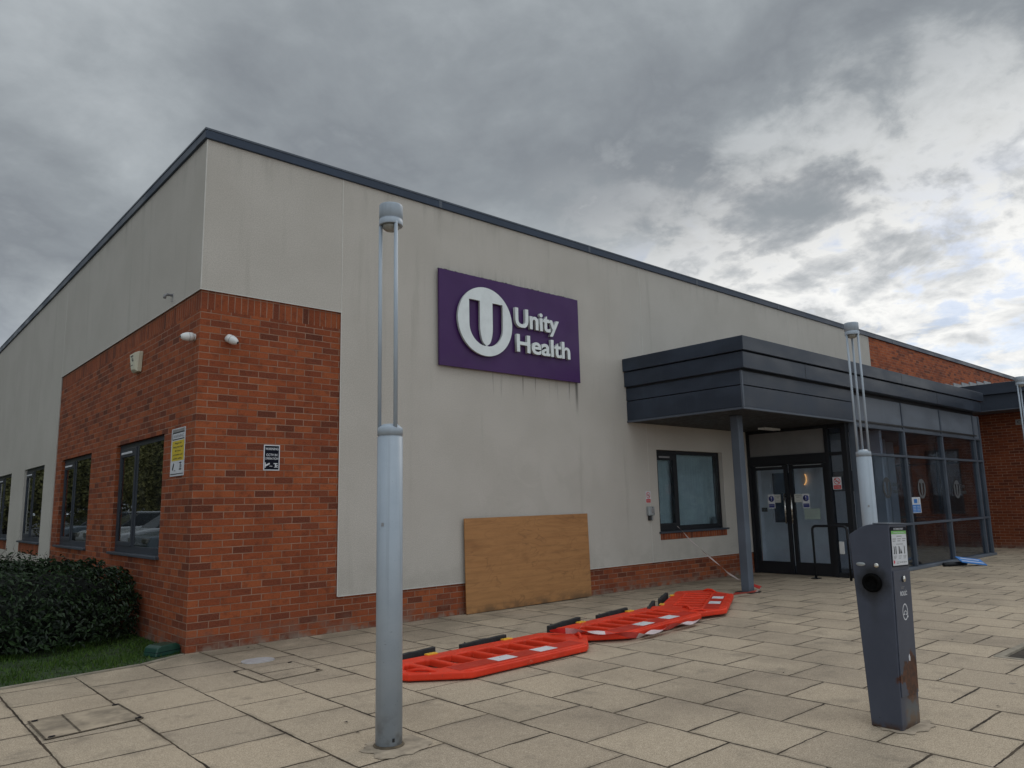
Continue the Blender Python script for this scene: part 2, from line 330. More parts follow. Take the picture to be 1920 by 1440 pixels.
def leaf_mat(name, a, b, rough=.45, spec=.5):
    mt, q = newmat(name)
    inf = q.n('ShaderNodeNewGeometry').outputs['Random Per Island']
    c = q.mix(inf, a, b)
    return finish(mt, q, c, rough, **{'Specular IOR Level': spec})
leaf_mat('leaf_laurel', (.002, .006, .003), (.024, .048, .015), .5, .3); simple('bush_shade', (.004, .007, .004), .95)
leaf_mat('leaf_tree', (.14, .14, .045), (.30, .28, .085), .6); leaf_mat('grass_blade', (.022, .058, .010), (.068, .115, .020), .7, .15)
simple('soil', (.035, .026, .018), .95, var=.4, scale=12, bstr=.6)
simple('lawn_ground', (.022, .042, .010), .95, var=.5, scale=7, bstr=.4)
simple('asphalt', (.055, .055, .056), .92, var=.25, scale=3, bstr=.4)
simple('concrete', (.25, .215, .165), .9, var=.25, scale=6, bstr=.4)
simple('mortar_patch', (.34, .275, .205), .92, var=.28, scale=9, bstr=.5)
simple('slab_inset', (.31, .248, .178), .85, var=.35, scale=5, bstr=.35)
simple('steel_plate', (.46, .46, .47), .5, .3, var=.12, scale=14, bstr=.3)
simple('joint_dirt', (.095, .072, .048), .95, var=.4, scale=10)

def scuffed(name, col):
    mt, q = newmat(name); oc = q.n('ShaderNodeTexCoord').outputs['Object']
    c = q.mix(q.ss(q.noise(oc, 3.5, 5), .3, .7), tuple(v*.86 for v in col), tuple(v*1.1 for v in col))
    c = q.mix(q.ss(q.noise(oc, 7, 6, .65), .58, .74, 0, .45), c, (.30, .06, .03))
    c = q.mix(q.ss(q.noise(q.n('ShaderNodeMapping', {'Vector': oc, 'Scale': (3, 24, 10)}).outputs[0], 3, 4, .7), .63, .70, 0, .6), c, (.62, .22, .15))
    c = q.mix(q.ss(q.noise(oc, 22, 4, .7), .64, .72, 0, .7), c, (.10, .05, .035))
    return finish(mt, q, c, q.ss(q.noise(oc, 8, 4), .3, .7, .38, .62), bump=q.noise(oc, 60, 3), bstr=.12, bdist=.002, **{'Specular IOR Level': .25})
scuffed('red_plastic', (.68, .040, .013)); scuffed('red_panel', (.46, .024, .010))
simple('tape_white', (.62, .50, .50), .4, var=.15, scale=12); simple('tape_red', (.60, .06, .05), .35, var=.15, scale=12)
simple('reflector_white', (.66, .66, .69), .35, var=.08); simple('yellow_plastic', (.75, .40, .02), .4, var=.1)
simple('rubber', (.014, .015, .017), .7, var=.4, scale=8, bstr=.6)
simple('white_plastic', (.62, .62, .61), .4, var=.05); simple('cream_plastic', (.55, .52, .40), .45, var=.08)
simple('white_paint', (.58, .57, .55), .6, var=.06); simple('panel_white', (.17, .165, .16), .6, var=.1, scale=2)
simple('sign_purple', (.056, .020, .094), .42, var=.08, scale=1.5, spec=.22); simple('letter_white', (.66, .70, .70), .42, var=.05, scale=8)
simple('letter_side', (.44, .46, .45), .5, var=.1)
simple('sign_black', (.004, .005, .012), .6, var=.1, spec=.12); simple('sign_white', (.56, .57, .60), .45, var=.06); simple('sign_yellow', (.58, .43, .025), .45, var=.06)
simple('sign_red', (.50, .03, .03), .4, var=.06); simple('sign_blue', (.012, .022, .16), .4, var=.08); simple('sign_skyblue', (.02, .17, .50), .45, var=.08)
simple('sign_green', (.15, .40, .10), .45, var=.06); simple('ink', (.02, .022, .025), .6, var=.1); simple('ink_grey', (.22, .22, .23), .6, var=.1)
simple('paper', (.48, .49, .46), .7, var=.05); simple('paper_green', (.25, .31, .28), .7, var=.06); simple('pink_ink', (.55, .03, .07), .5, var=.05)
simple('sign_grey', (.22, .21, .21), .6, var=.1)
simple('chrome', (.62, .60, .56), .25, 1.0, var=.05); simple('galv', (.32, .34, .35), .45, .6, var=.15); simple('black_plastic', (.012, .012, .013), .4, var=.3)
simple('burnt', (.004, .004, .004), 1.0, var=.4, scale=20, bstr=.8, spec=.05)
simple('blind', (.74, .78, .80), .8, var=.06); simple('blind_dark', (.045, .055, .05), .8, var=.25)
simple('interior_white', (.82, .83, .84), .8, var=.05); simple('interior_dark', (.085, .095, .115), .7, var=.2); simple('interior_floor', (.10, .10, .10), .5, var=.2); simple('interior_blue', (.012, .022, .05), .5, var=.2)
simple('soffit', (.020, .019, .019), .6, var=.2); simple('decal', (.085, .09, .095), .6, var=.05); simple('decal_faint', (.04, .043, .046), .6, var=.05)
simple('bait_green', (.006, .045, .030), .4, var=.15); simple('bark', (.05, .04, .03), .9, var=.3); simple('twig', (.05, .035, .03), .9, var=.2)
simple('moss', (.014, .014, .013), 1, var=.5); simple('car_white', (.62, .63, .65), .2, var=.02); simple('car_grey', (.16, .19, .22), .2, var=.03); simple('car_glass', (.01, .015, .02), .08); simple('tyre', (.015, .015, .015), .8)
simple('string', (.5, .42, .40), .6, var=.1); simple('lens', (.25, .24, .21), .15, var=.1); simple('lead', (.26, .27, .28), .6, var=.1); simple('seam_white', (.52, .50, .46), .7, var=.05)
simple('orange_reflection', (.22, .10, .03), .5, var=.1)
def emit(name, col, st):
    mt, q = newmat(name); e = q.n('ShaderNodeEmission', {'Color': (*col, 1), 'Strength': st}); o = q.n('ShaderNodeOutputMaterial'); q.nt.links.new(e.outputs[0], o.inputs[0]); MATS[name] = mt
emit('lit_warm', (1, .50, .18), .75); emit('lit_tube', (1, .90, .74), 5.0)

# ------------------------------------------------------------------ mesh building
class MB:
    def __init__(s): s.v = []; s.f = []; s.mi = []; s.cur = 0; s.sm = []
    def add(s, vs, fs, smooth=False):
        b = len(s.v); s.v += [tuple(v) for v in vs]
        for f in fs: s.f.append([b+i for i in f]); s.mi.append(s.cur); s.sm.append(smooth)
        return s
    def box(s, x0, x1, y0, y1, z0, z1):
        vs = [(x, y, z) for z in (z0, z1) for y in (y0, y1) for x in (x0, x1)]
        return s.add(vs, [(0, 2, 3, 1), (4, 5, 7, 6), (0, 1, 5, 4), (2, 6, 7, 3), (0, 4, 6, 2), (1, 3, 7, 5)])
    def obox(s, M, sx_, sy_, sz_):
        vs = [M @ Vector((x, y, z)) for z in (-sz_/2, sz_/2) for y in (-sy_/2, sy_/2) for x in (-sx_/2, sx_/2)]
        return s.add(vs, [(0, 2, 3, 1), (4, 5, 7, 6), (0, 1, 5, 4), (2, 6, 7, 3), (0, 4, 6, 2), (1, 3, 7, 5)])
    def prism(s, poly, axis, a, b):
        """extrude a 2-D polygon (CCW) along axis 'x','y','z' from a to b"""
        def p(q, t): return {'x': (t, q[0], q[1]), 'y': (q[0], t, q[1]), 'z': (q[0], q[1], t)}[axis]
        n = len(poly); vs = [p(q, a) for q in poly] + [p(q, b) for q in poly]
        fs = [tuple(range(n))[::-1], tuple(range(n, 2*n))] + [(i, (i+1) % n, n+(i+1) % n, n+i) for i in range(n)]
        return s.add(vs, fs)
    def lathe(s, prof, seg=28, c=(0, 0, 0), M=None, smooth=True):
        M = M or Matrix.Translation(c); vs = []; n = len(prof)
        for i in range(seg):
            a = 2*math.pi*i/seg
            for r, z in prof: vs.append(M @ Vector((r*math.cos(a), r*math.sin(a), z)))
        fs = []
        for i in range(seg):
            j = (i+1) % seg
            for k in range(n-1): fs.append((i*n+k, j*n+k, j*n+k+1, i*n+k+1))
        if prof[0][0] > 1e-6: fs.append(tuple(i*n for i in range(seg))[::-1])
        if prof[-1][0] > 1e-6: fs.append(tuple(i*n+n-1 for i in range(seg)))
        return s.add(vs, fs, smooth)
    def tube(s, pts, r, seg=8, smooth=True):
        pts = [Vector(p) for p in pts]; n = len(pts); vs = []
        rr = r if isinstance(r, (list, tuple)) else [r]*n
        for i, p in enumerate(pts):
            t = (pts[min(i+1, n-1)] - pts[max(i-1, 0)]).normalized()
            a = t.cross(Vector((0, 0, 1)));  a = a if a.length > 1e-3 else t.cross(Vector((1, 0, 0)))
            a.normalize(); b = t.cross(a)
            for k in range(seg): w = 2*math.pi*k/seg; vs.append(p + rr[i]*(a*math.cos(w) + b*math.sin(w)))
        fs = [(i*seg+k, i*seg+(k+1) % seg, (i+1)*seg+(k+1) % seg, (i+1)*seg+k) for i in range(n-1) for k in range(seg)]
        fs += [tuple(range(seg))[::-1], tuple((n-1)*seg+k for k in range(seg))]
        return s.add(vs, fs, smooth)
    def build(s, name, mat, parent=None, bevel=0.0, loc=None, rot=None, seg=2):
        me = bpy.data.meshes.new(name); me.from_pydata(s.v, [], s.f)
        ml = mat if isinstance(mat, (list, tuple)) else [mat]
        for k in ml: me.materials.append(MATS[k])
        bm = bmesh.new(); bm.from_mesh(me); bmesh.ops.remove_doubles(bm, verts=bm.verts, dist=1e-6)
        bmesh.ops.recalc_face_normals(bm, faces=bm.faces); bm.to_mesh(me); bm.free()
        if len(me.polygons) == len(s.f):
            for p, k, sm in zip(me.polygons, s.mi, s.sm): p.material_index = k; p.use_smooth = sm
        uv = me.uv_layers.new(name='UVMap').data
        for p in me.polygons:
            n = p.normal; ax = max(range(3), key=lambda i: abs(n[i]))
            for li in p.loop_indices:
                c = me.vertices[me.loops[li].vertex_index].co
                uv[li].uv = ((c.y, c.z), (c.x, c.z), (c.x, c.y))[ax]
        o = bpy.data.objects.new(name, me); COL.objects.link(o)
        if parent: o.parent = parent
        if loc: o.location = loc
        if rot: o.rotation_euler = rot
        if bevel:
            b = o.modifiers.new('bevel', 'BEVEL'); b.width = bevel; b.segments = seg; b.limit_method = 'ANGLE'; b.angle_limit = rad(40)
            try: b.harden_normals = False
            except Exception: pass
        return o
def tag(o, label, cat, group=None):
    o['label'] = label; o['category'] = cat
    if group: o['group'] = group
    return o
def thing(name, label, cat, loc=(0, 0, 0), rot=(0, 0, 0), group=None):
    o = bpy.data.objects.new(name, None); COL.objects.link(o); o.location = loc; o.rotation_euler = rot
    o.empty_display_size = .1
    return tag(o, label, cat, group)
def struct(o): o['kind'] = 'structure'; return o
def stuff(o): o['kind'] = 'stuff'; return o
FRONT = (rad(90), 0, 0)                 # local x right, y up, z out of a wall that faces -Y
SIDE = (rad(90), 0, rad(-90))           # the same for a wall that faces -X
def box(name, mat, parent, *b, bevel=0.0): return MB().box(*b).build(name, mat, parent, bevel)
def wall_grid(mb, axis, a0, a1, z0, z1, face, back, holes):
    """a wall panel with rectangular holes; axis 'x' = front wall (plane y), 'y' = side wall (plane x)"""
    A = sorted({a0, a1, *[v for hh in holes for v in hh[:2] if a0 < v < a1]}); Z = sorted({z0, z1, *[v for hh in holes for v in hh[2:] if z0 < v < z1]})
    def solid(i, j):
        if not (0 <= i < len(A)-1 and 0 <= j < len(Z)-1): return False
        ca, cz = (A[i]+A[i+1])/2, (Z[j]+Z[j+1])/2
        return not any(hh[0] < ca < hh[1] and hh[2] < cz < hh[3] for hh in holes)
    def P(a, z, d): return (a, d, z) if axis == 'x' else (d, a, z)
    for i in range(len(A)-1):
        for j in range(len(Z)-1):
            if not solid(i, j): continue
            p, q_, r, t = A[i], A[i+1], Z[j], Z[j+1]
            mb.add([P(p, r, face), P(q_, r, face), P(q_, t, face), P(p, t, face)], [(0, 1, 2, 3)])
            mb.add([P(p, r, back), P(q_, r, back), P(q_, t, back), P(p, t, back)], [(3, 2, 1, 0)])
            for (di, dj, e) in ((-1, 0, (p, r, p, t)), (1, 0, (q_, r, q_, t)), (0, -1, (p, r, q_, r)), (0, 1, (p, t, q_, t))):
                if not solid(i+di, j+dj):
                    mb.add([P(e[0], e[1], face), P(e[2], e[3], face), P(e[2], e[3], back), P(e[0], e[1], back)], [(0, 1, 2, 3)])
    return mb
def text_obj(body, name, mat, parent, x, y, z, height, width=None, extrude=.0006, bold=0.0, align='CENTER', sidemat=None, tidy=False):
    """flat lettering, cap height given, fitted to width, lying in the parent's local xy plane"""
    cu = bpy.data.curves.new(name, 'FONT'); cu.body = body; cu.size = 1.0; cu.extrude = extrude; cu.offset = bold; cu.align_x = align; cu.resolution_u = 4
    ob = bpy.data.objects.new(name, cu); COL.objects.link(ob)
    dg = bpy.context.evaluated_depsgraph_get(); me = bpy.data.meshes.new_from_object(ob.evaluated_get(dg))
    bpy.data.objects.remove(ob); bpy.data.curves.remove(cu)
    cap = .69; k = height/cap
    xs = [v.co.x for v in me.vertices]; w0 = max(xs)-min(xs); kx = width/w0 if width else k
    xm = (max(xs)+min(xs))/2 if align == 'CENTER' else min(xs)
    if tidy:      # short descenders and ascenders level with the capitals, as on the sign
        for v in me.vertices:
            if v.co.y < -.02: v.co.y *= .62
            elif v.co.y > cap: v.co.y = cap+(v.co.y-cap)*.25
    for v in me.vertices: v.co = Vector(((v.co.x-xm)*kx, v.co.y*k, v.co.z+extrude))
    me.materials.clear(); me.materials.append(MATS[mat])
    if sidemat:
        me.materials.append(MATS[sidemat])
        for p in me.polygons: p.material_index = 0 if abs(p.normal.z) > .9 else 1
    me.name = name
    o = bpy.data.objects.new(name, me); COL.objects.link(o); o.parent = parent; o.location = (x, y, z)
    return o
def curve_plate(splines, name, mat, parent, extrude, bevel=0.0, loc=(0, 0, 0), sidemat=None, clear=True):
    """flat plate with holes: first spline is the outline, the rest are holes; z from 0 up"""
    cu = bpy.data.curves.new(name, 'CURVE'); cu.dimensions = '2D'; cu.fill_mode = 'BOTH'; cu.extrude = max(0, extrude/2-bevel); cu.bevel_depth = bevel; cu.bevel_resolution = 2
    if bevel: cu.offset = -bevel
    for pts in splines:
        sp = cu.splines.new('POLY'); sp.points.add(len(pts)-1); sp.use_cyclic_u = True
        for p, c in zip(sp.points, pts): p.co = (c[0], c[1], 0, 1)
    ob = bpy.data.objects.new(name, cu); COL.objects.link(ob)
    dg = bpy.context.evaluated_depsgraph_get(); me = bpy.data.meshes.new_from_object(ob.evaluated_get(dg))
    bpy.data.objects.remove(ob); bpy.data.curves.remove(cu)
    for v in me.vertices: v.co.z += extrude/2
    me.materials.clear(); me.materials.append(MATS[mat])
    if sidemat:
        me.materials.append(MATS[sidemat])
        for p in me.polygons: p.material_index = 0 if abs(p.normal.z) > .9 else 1
    me.name = name
    if parent is None and not name: return me
    o = bpy.data.objects.new(name, me); COL.objects.link(o); o.parent = parent; o.location = loc
    return o

# ------------------------------------------------------------------ ground
g = MB(); g.add([(-900, -900, -.03), (900, -900, -.03), (900, 900, -.03), (-900, 900, -.03)], [(0, 1, 2, 3)])
struct(g.build('ground', 'asphalt'))
kerb_line = [(-9, -1.30), (-1.63, -.43), (-.48, -.28), (-.02, -.05)]
pv_poly = [(-9, -26), (34, -26), (34, .3), (.1, .3), (-.02, -.05), (-.48, -.28), (-1.63, -.43), (-9, -1.30)]
pit = (5.06, 6.26, -6.98, -5.80)
g = MB(); W4 = [(-9, -26), (34, -26)]
pvm = curve_plate([pv_poly, [(pit[0], pit[2]), (pit[1], pit[2]), (pit[1], pit[3]), (pit[0], pit[3])]], 'paving', 'paving', None, .03, loc=(0, 0, -.03)); struct(pvm)
kb = MB()
for (a, b) in zip(kerb_line[:-1], kerb_line[1:]):
    a = Vector((*a, 0)); b = Vector((*b, 0)); d = (b-a).normalized(); n = Vector((-d.y, d.x, 0))
    a0, b0 = a + n*.003, b + n*.003
    kb.add([a0+Vector((0, 0, -.03)), b0+Vector((0, 0, -.03)), b0+n*.05+Vector((0, 0, -.03)), a0+n*.05+Vector((0, 0, -.03)), a0+Vector((0, 0, .012)), b0+Vector((0, 0, .012)), b0+n*.05+Vector((0, 0, .012)), a0+n*.05+Vector((0, 0, .012))], [(0, 3, 2, 1), (4, 5, 6, 7), (0, 1, 5, 4), (1, 2, 6, 5), (2, 3, 7, 6), (3, 0, 4, 7)])
struct(kb.build('kerb', 'concrete'))
lw = MB(); lw.add([(-9, -1.24, 0), (-1.63, -.37, 0), (-.48, -.22, 0), (-.02, .01, 0), (-.005, 26, 0), (-3.3, 26, 0), (-3.3, 10, 0), (-9, 10, 0)], [tuple(range(8))])
struct(lw.build('lawn', 'lawn_ground'))
random.seed(4)
gb = MB()
def kerb_y(x): return -.05 + (x+.02)*.5 if x > -.48 else (-.28 + (x+.48)*.1304 if x > -1.63 else -.43+(x+1.63)*.118)
for i in range(17000):
    x = -3.0*random.random()**1.1 - .03; y = kerb_y(x)+.05 + random.random()*1.75
    cl_ = mnoise.noise(Vector((x*2.2, y*2.2, 0)))
    if random.random() > .62+cl_: continue
    hh = random.uniform(.012, .045)*(1+cl_*.6); a = random.random()*6.28; wd = random.uniform(.003, .006)
    dx, dy = math.cos(a), math.sin(a); ln_ = random.uniform(.0, .03); la = random.random()*6.28
    gb.add([(x-dx*wd, y-dy*wd, 0), (x+dx*wd, y+dy*wd, 0), (x+math.cos(la)*ln_, y+math.sin(la)*ln_, hh)], [(0, 1, 2)])
stuff(tag(gb.build('grass', 'grass_blade'), 'short patchy green grass on the lawn beside the hedge', 'grass'))

# ------------------------------------------------------------------ main building
B = thing('health_centre_building', 'large single storey building with pale rendered walls and red brick corner', 'building')
BT, RB, RT = 3.853, 5.61, 5.726
RJ = 1.707; PL = .408
win_front = (7.905, 9.955, .765, 2.335)
winY = [(1.035, 3.085), (4.475, 6.525), (7.915, 9.965), (11.50, 13.55)]
wz0, wz1 = .905, 2.345
bf = MB(); wall_grid(bf, 'x', 0, RJ, 0, BT-.215, 0, .25, []); 
wall_grid(bf, 'y', .25, 6.97, 0, BT-.215, 0, .25, [(a, b, wz0, wz1) for a, b in winY[:2]])
bf.build('brick_wall', 'brick', B)
sc = MB(); sc.box(0, RJ, 0, .25, BT-.215, BT); sc.box(0, .25, .25, 6.97, BT-.215, BT); sc.build('soldier_course', 'brick_soldier', B)
for a, b in ((RJ, 11.2), (17.15, 17.2)):
    ph = MB(); wall_grid(ph, 'x', a, b, 0, PL, 0.0, .25, []); ph.build('plinth', 'brick', B)
br = MB(); wall_grid(br, 'x', 17.2, 33, 0, RB, 0.0, .25, []); br.build('brick_gable_wall', 'brick_plain', B)
rw = MB(); e = .014
wall_grid(rw, 'x', -e, RJ, BT, RB, -e, .2, [])
wall_grid(rw, 'x', RJ, 17.2, PL, RB, -e, .2, [win_front, (11.2, 17.15, PL-.1, 2.9)])
wall_grid(rw, 'y', .2, 6.97, BT, RB, -e, .2, [])
wall_grid(rw, 'y', 6.97, 26, .15, RB, -e, .2, [(winY[2][0], winY[2][1], .70, wz1), (winY[3][0], winY[3][1], .70, wz1)])
rw.build('render_wall', 'render', B)
jt = MB()      # white angle beads / movement joints
jt.box(RJ-.006, RJ+.006, -e-.004, -e+.002, PL, RB-.004); jt.box(7.66, 7.668, -e-.003, -e+.002, PL, RB-.004); jt.box(12.93, 12.938, -e-.003, -e+.002, 3.9, RB-.004)
jt.box(-e-.005, -e+.007, -e-.005, -e+.007, BT, RB-.004); jt.box(-e-.003, -e+.002, 6.965, 6.978, .15, RB-.004)
jt.box(-e-.004, RJ-.006, -e-.006, -e+.002, BT-.006, BT+.004); jt.box(-e-.006, -e+.002, .0, 6.97, BT-.006, BT+.004)
jt.box(RJ+.006, 10.9, -e-.006, -e+.002, PL-.004, PL+.005)
jt.build('render_bead', 'seam_white', B)
rf = MB(); rf.box(-.045, 33, -.045, .26, RB, RT); rf.box(-.045, .26, .26, 26, RB, RT)
rf.build('roof_edge', 'roof_metal', B, bevel=.006)
rs = MB(); rs.box(-.052, 33, -.052, -.040, RT-.016, RT+.006); rs.box(-.052, -.040, -.04, 26, RT-.016, RT+.006)
for xx in [3.2, 6.3, 9.4, 12.5, 15.6, 18.7, 21.8]: rs.box(xx, xx+.05, -.049, -.043, RB+.003, RT-.018)
rs.build('roof_trim', 'frame_grey', B)
rr = MB(); rr.box(.26, 33, .26, 26, 5.50, 5.60); rr.build('roof', 'roof_metal', B)
rw2 = MB(); rw2.box(0, 33, 26, 26.25, 0, RB); rw2.box(32.75, 33, .25, 26, 0, RB-.11); rw2.build('rear_wall', 'brick_plain', B)
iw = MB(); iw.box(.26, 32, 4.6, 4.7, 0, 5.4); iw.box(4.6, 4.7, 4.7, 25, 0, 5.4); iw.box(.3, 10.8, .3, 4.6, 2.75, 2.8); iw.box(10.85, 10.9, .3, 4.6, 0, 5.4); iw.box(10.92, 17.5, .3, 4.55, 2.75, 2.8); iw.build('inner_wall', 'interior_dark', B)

def window(loc, rot, W_, H_, narrow, pmat, blind, brick=True, sticker=False):
    """frame sits in a recess; local x right, y up, z out; origin at lower left of the opening"""
    f = MB(); sh = 0.0 if rot == FRONT else .035; d0, d1 = -.15+sh, -.085+sh; t = .062
    f.box(0, t, 0, H_, d0, d1); f.box(W_-t, W_, 0, H_, d0, d1); f.box(t, W_-t, H_-t, H_, d0, d1); f.box(t, W_-t, 0, t+.02, d0, d1)
    f.box(narrow-.04, narrow+.04, t+.02, H_-t, d0, d1)
    x0, x1, y0, y1 = t, narrow-.04, t+.02, H_-t           # opening sash
    for b in ((x0, x0+.05, y0, y1), (x1-.05, x1, y0, y1), (x0+.05, x1-.05, y0, y0+.05), (x0+.05, x1-.05, y1-.11, y1)): f.box(*b, d0-.005, d1+.012)
    wn = f.build('window', 'frame_dark' if rot == FRONT else 'window_grey', B, bevel=.004, loc=loc, rot=rot)
    MB().box(x0+.05, x1-.05, y0+.05, y1-.11, d1-.012+.02*0, d1-.006).build('pane', pmat, wn)
    MB().box(narrow+.04, W_-t, t+.02, H_-t, d1-.012, d1-.006).build('pane', pmat, wn)
    MB().box(x0+.09, x1-.16, y1-.075, y1-.045, d1+.013, d1+.024).build('trickle_vent', 'sign_white' if rot != FRONT else 'ink_grey', wn, bevel=.004)
    s = MB(); s.box(-.03, W_+.03, -.035, -.003, -.10, .045); s.build('sill', 'sill_grey', wn, bevel=.005)
    bl = MB(); k = 0; x = .05
    while x < W_-.1:
        if True:
            a = random.uniform(.0, .05) if blind == 'all' else random.uniform(.1, .5); bl.obox(Matrix.Translation((x+.045, H_/2, -.185)) @ Matrix.Rotation(a, 4, 'Y'),   .0865, H_-.06, .002)
        x += .08
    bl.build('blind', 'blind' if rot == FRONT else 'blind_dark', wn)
    return wn
random.seed(2)
window((win_front[0], -e, .912), FRONT, win_front[1]-win_front[0], win_front[3]-.912, .66, 'glass', 'all')
MB().box(win_front[0]+.003, win_front[1]-.003, -e-.003, .18, win_front[2]+.003, .872).build('sill_course', 'brick_soldier', B)
for i, (a, b) in enumerate(winY):
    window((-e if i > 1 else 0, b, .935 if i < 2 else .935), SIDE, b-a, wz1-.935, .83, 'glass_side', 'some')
    if i > 1: MB().box(-e-.003, .18, a+.003, b-.003, .703, .895).build('sill_course', 'brick_soldier', B)

# ------------------------------------------------------------------ entrance porch (canopy, glazed lobby, doors)
P = thing('entrance_porch', 'flat roofed glazed entrance porch with dark grey metal canopy', 'entrance porch', (0, 0, 0))
CX0, FX1, GY = 7.15, 17.66, -2.15
t1 = MB(); t1.box(7.08, 17.80, -2.345, -.016, 3.64, 3.86); t1.build('fascia_band', 'canopy_metal', P, bevel=.008)
t2 = MB(); t2.box(7.11, 17.60, -2.315, -.016, 3.375, 3.625); t2.build('fascia_band', 'canopy_metal', P, bevel=.008)
tg = MB(); tg.box(7.15, 17.52, -2.27, -.016, 3.62, 3.645); tg.box(7.16, 10.8, -2.22, -.016, 3.34, 3.38); tg.box(10.8, 17.5, -2.16, -.016, 3.30, 3.38); tg.build('shadow_gap', 'frame_dark', P)
t3 = MB(); t3.box(CX0, CX0+.04, -2.24, -.016, 3.137, 3.345); t3.box(CX0+.04, 10.80, -2.24, -2.20, 3.137, 3.345); t3.build('canopy_panel', 'canopy_metal', P, bevel=.006)
t3 = MB(); t3.box(CX0+.002, CX0+.04, -2.238, -.016, 2.80, 3.125); t3.box(CX0+.04, 10.80, -2.238, -2.20, 2.80, 3.125); t3.build('canopy_panel', 'canopy_metal', P, bevel=.006)
tr = MB(); tr.box(CX0-.008, 10.82, -2.25, -2.20, 2.765, 2.797); tr.box(CX0-.008, CX0+.04, -2.20, -.016, 2.765, 2.797); tr.box(CX0-.010, CX0+.022, -2.254, -2.222, 2.797, 3.345); tr.build('canopy_trim', 'frame_grey', P, bevel=.003)
sf = MB()
y = -2.19
while y < -.03:
    sf.box(CX0+.05, 10.88, y, min(y+.142, -.018), 2.775, 2.795); y += .15
sf.box(CX0+.05, 17.5, -2.19, -.018, 2.80, 2.83); sf.build('soffit', 'soffit', P)
# seams in the upper bands
sm_ = MB()
for xx, zz0, zz1, yy in ((9.0, 3.38, 3.62, -2.3165), (12.9, 3.645, 3.855, -2.3465), (14.8, 3.38, 3.62, -2.3165)): MB().box(xx, xx+.012, yy, yy+.004, zz0, zz1).build('panel_seam', 'frame_dark', P)
cm = MB(); cm.box(7.875, 8.02, -1.685, -1.54, 0, 2.775); cm.build('canopy_column', 'column_metal', P, bevel=.012)
box('base_plate', 'frame_dark', P, 7.80, 8.09, -1.76, -1.47, .002, .014, bevel=.004)
# curtain wall
mulls = [11.02, 13.20, 15.28, 17.40, 17.80]
levels = [(.06, .86), (.90, 2.19), (2.235, 2.71)]
for i, x in enumerate(mulls):
    w = .06 if i not in (0,) else .10
    box('mullion', 'frame_grey', P, x-w/2, x+w/2, GY-.03, GY+.10, .06, 3.30, bevel=.006)
for z in (.88, 2.2125, 2.7325):
    tm = MB()
    for a, b in zip(mulls[:-1], mulls[1:]): tm.box(a+.031 if a > 11.1 else a+.051, b-.031, GY-.028, GY+.09, z-.022, z+.022)
    tm.box(mulls[-1]+.031, mulls[-1]+.06, GY-.028, GY+.09, z-.022, z+.022)
    tm.build('transom', 'frame_grey', P, bevel=.004)
cb = MB(); cb.box(10.95, 17.86, GY-.07, GY+.1, .003, .058); cb.build('base_trim', 'spandrel', P, bevel=.006)
panes = []
for a, b in zip(mulls[:-1], mulls[1:]):
    for z0, z1 in levels:
        panes.append(MB().box(a+.03, b-.03, GY+.02, GY+.028, z0, z1).build('glass_pane', 'glass_dark', P))
    MB().box(a+.03, b-.03, GY-.005, GY+.03, 2.756, 3.30).build('spandrel_panel', 'spandrel', P, bevel=.004)
er = MB(); er.box(17.83, 17.86, GY+.1, -.016, 2.75, 3.30); er.build('spandrel_panel', 'spandrel', P)
for z0, z1 in levels: MB().box(17.84, 17.848, GY+.11, -.02, z0, z1).build('glass_pane', 'glass_dark', P)
ev = MB(); ev.box(17.80, 17.86, -1.15, -1.09, .06, 2.75); ev.box(17.80, 17.86, -.08, -.016, .06, 2.75)
for z in (.88, 2.2125, 2.7325): ev.box(17.81, 17.855, GY+.1, -.08, z-.022, z+.022)
ev.box(17.79, 17.87, GY+.1, -.016, .003, .058); ev.build('end_frame', 'frame_grey', P)
# door wall, facing -X at X = 10.9
DX = 10.9
df = MB()
df.box(DX-.06, DX+.06, -.075, -.016, 0, 2.78); df.box(DX-.06, DX+.06, -1.70, -1.63, 0, 2.78); df.box(DX-.06, DX+.06, GY+.10, GY+.20, 0, 2.78)
df.box(DX-.06, DX+.06, -1.63, -.075, 2.085, 2.262); df.box(DX-.06, DX+.06, -1.63, -.075, 2.715, 2.775)
df.box(DX-.05, DX+.05, GY+.20, -1.70, .90, .97); df.box(DX-.05, DX+.05, GY+.20, -1.70, .0, .08); df.box(DX-.05, DX+.05, GY+.20, -1.70, 2.2, 2.26); df.box(DX-.05, DX+.05, GY+.20, -1.70, 2.70, 2.78)
df.build('door_frame', 'frame_dark', P, bevel=.004)
box('overdoor_panel', 'panel_white', P, DX-.03, DX+.03, -1.63, -.075, 2.262, 2.715)
for z0, z1 in ((.08, .90), (.97, 2.2), (2.26, 2.70)): MB().box(DX-.004, DX+.004, GY+.20, -1.70, z0, z1).build('glass_pane', 'glass_dark', P)
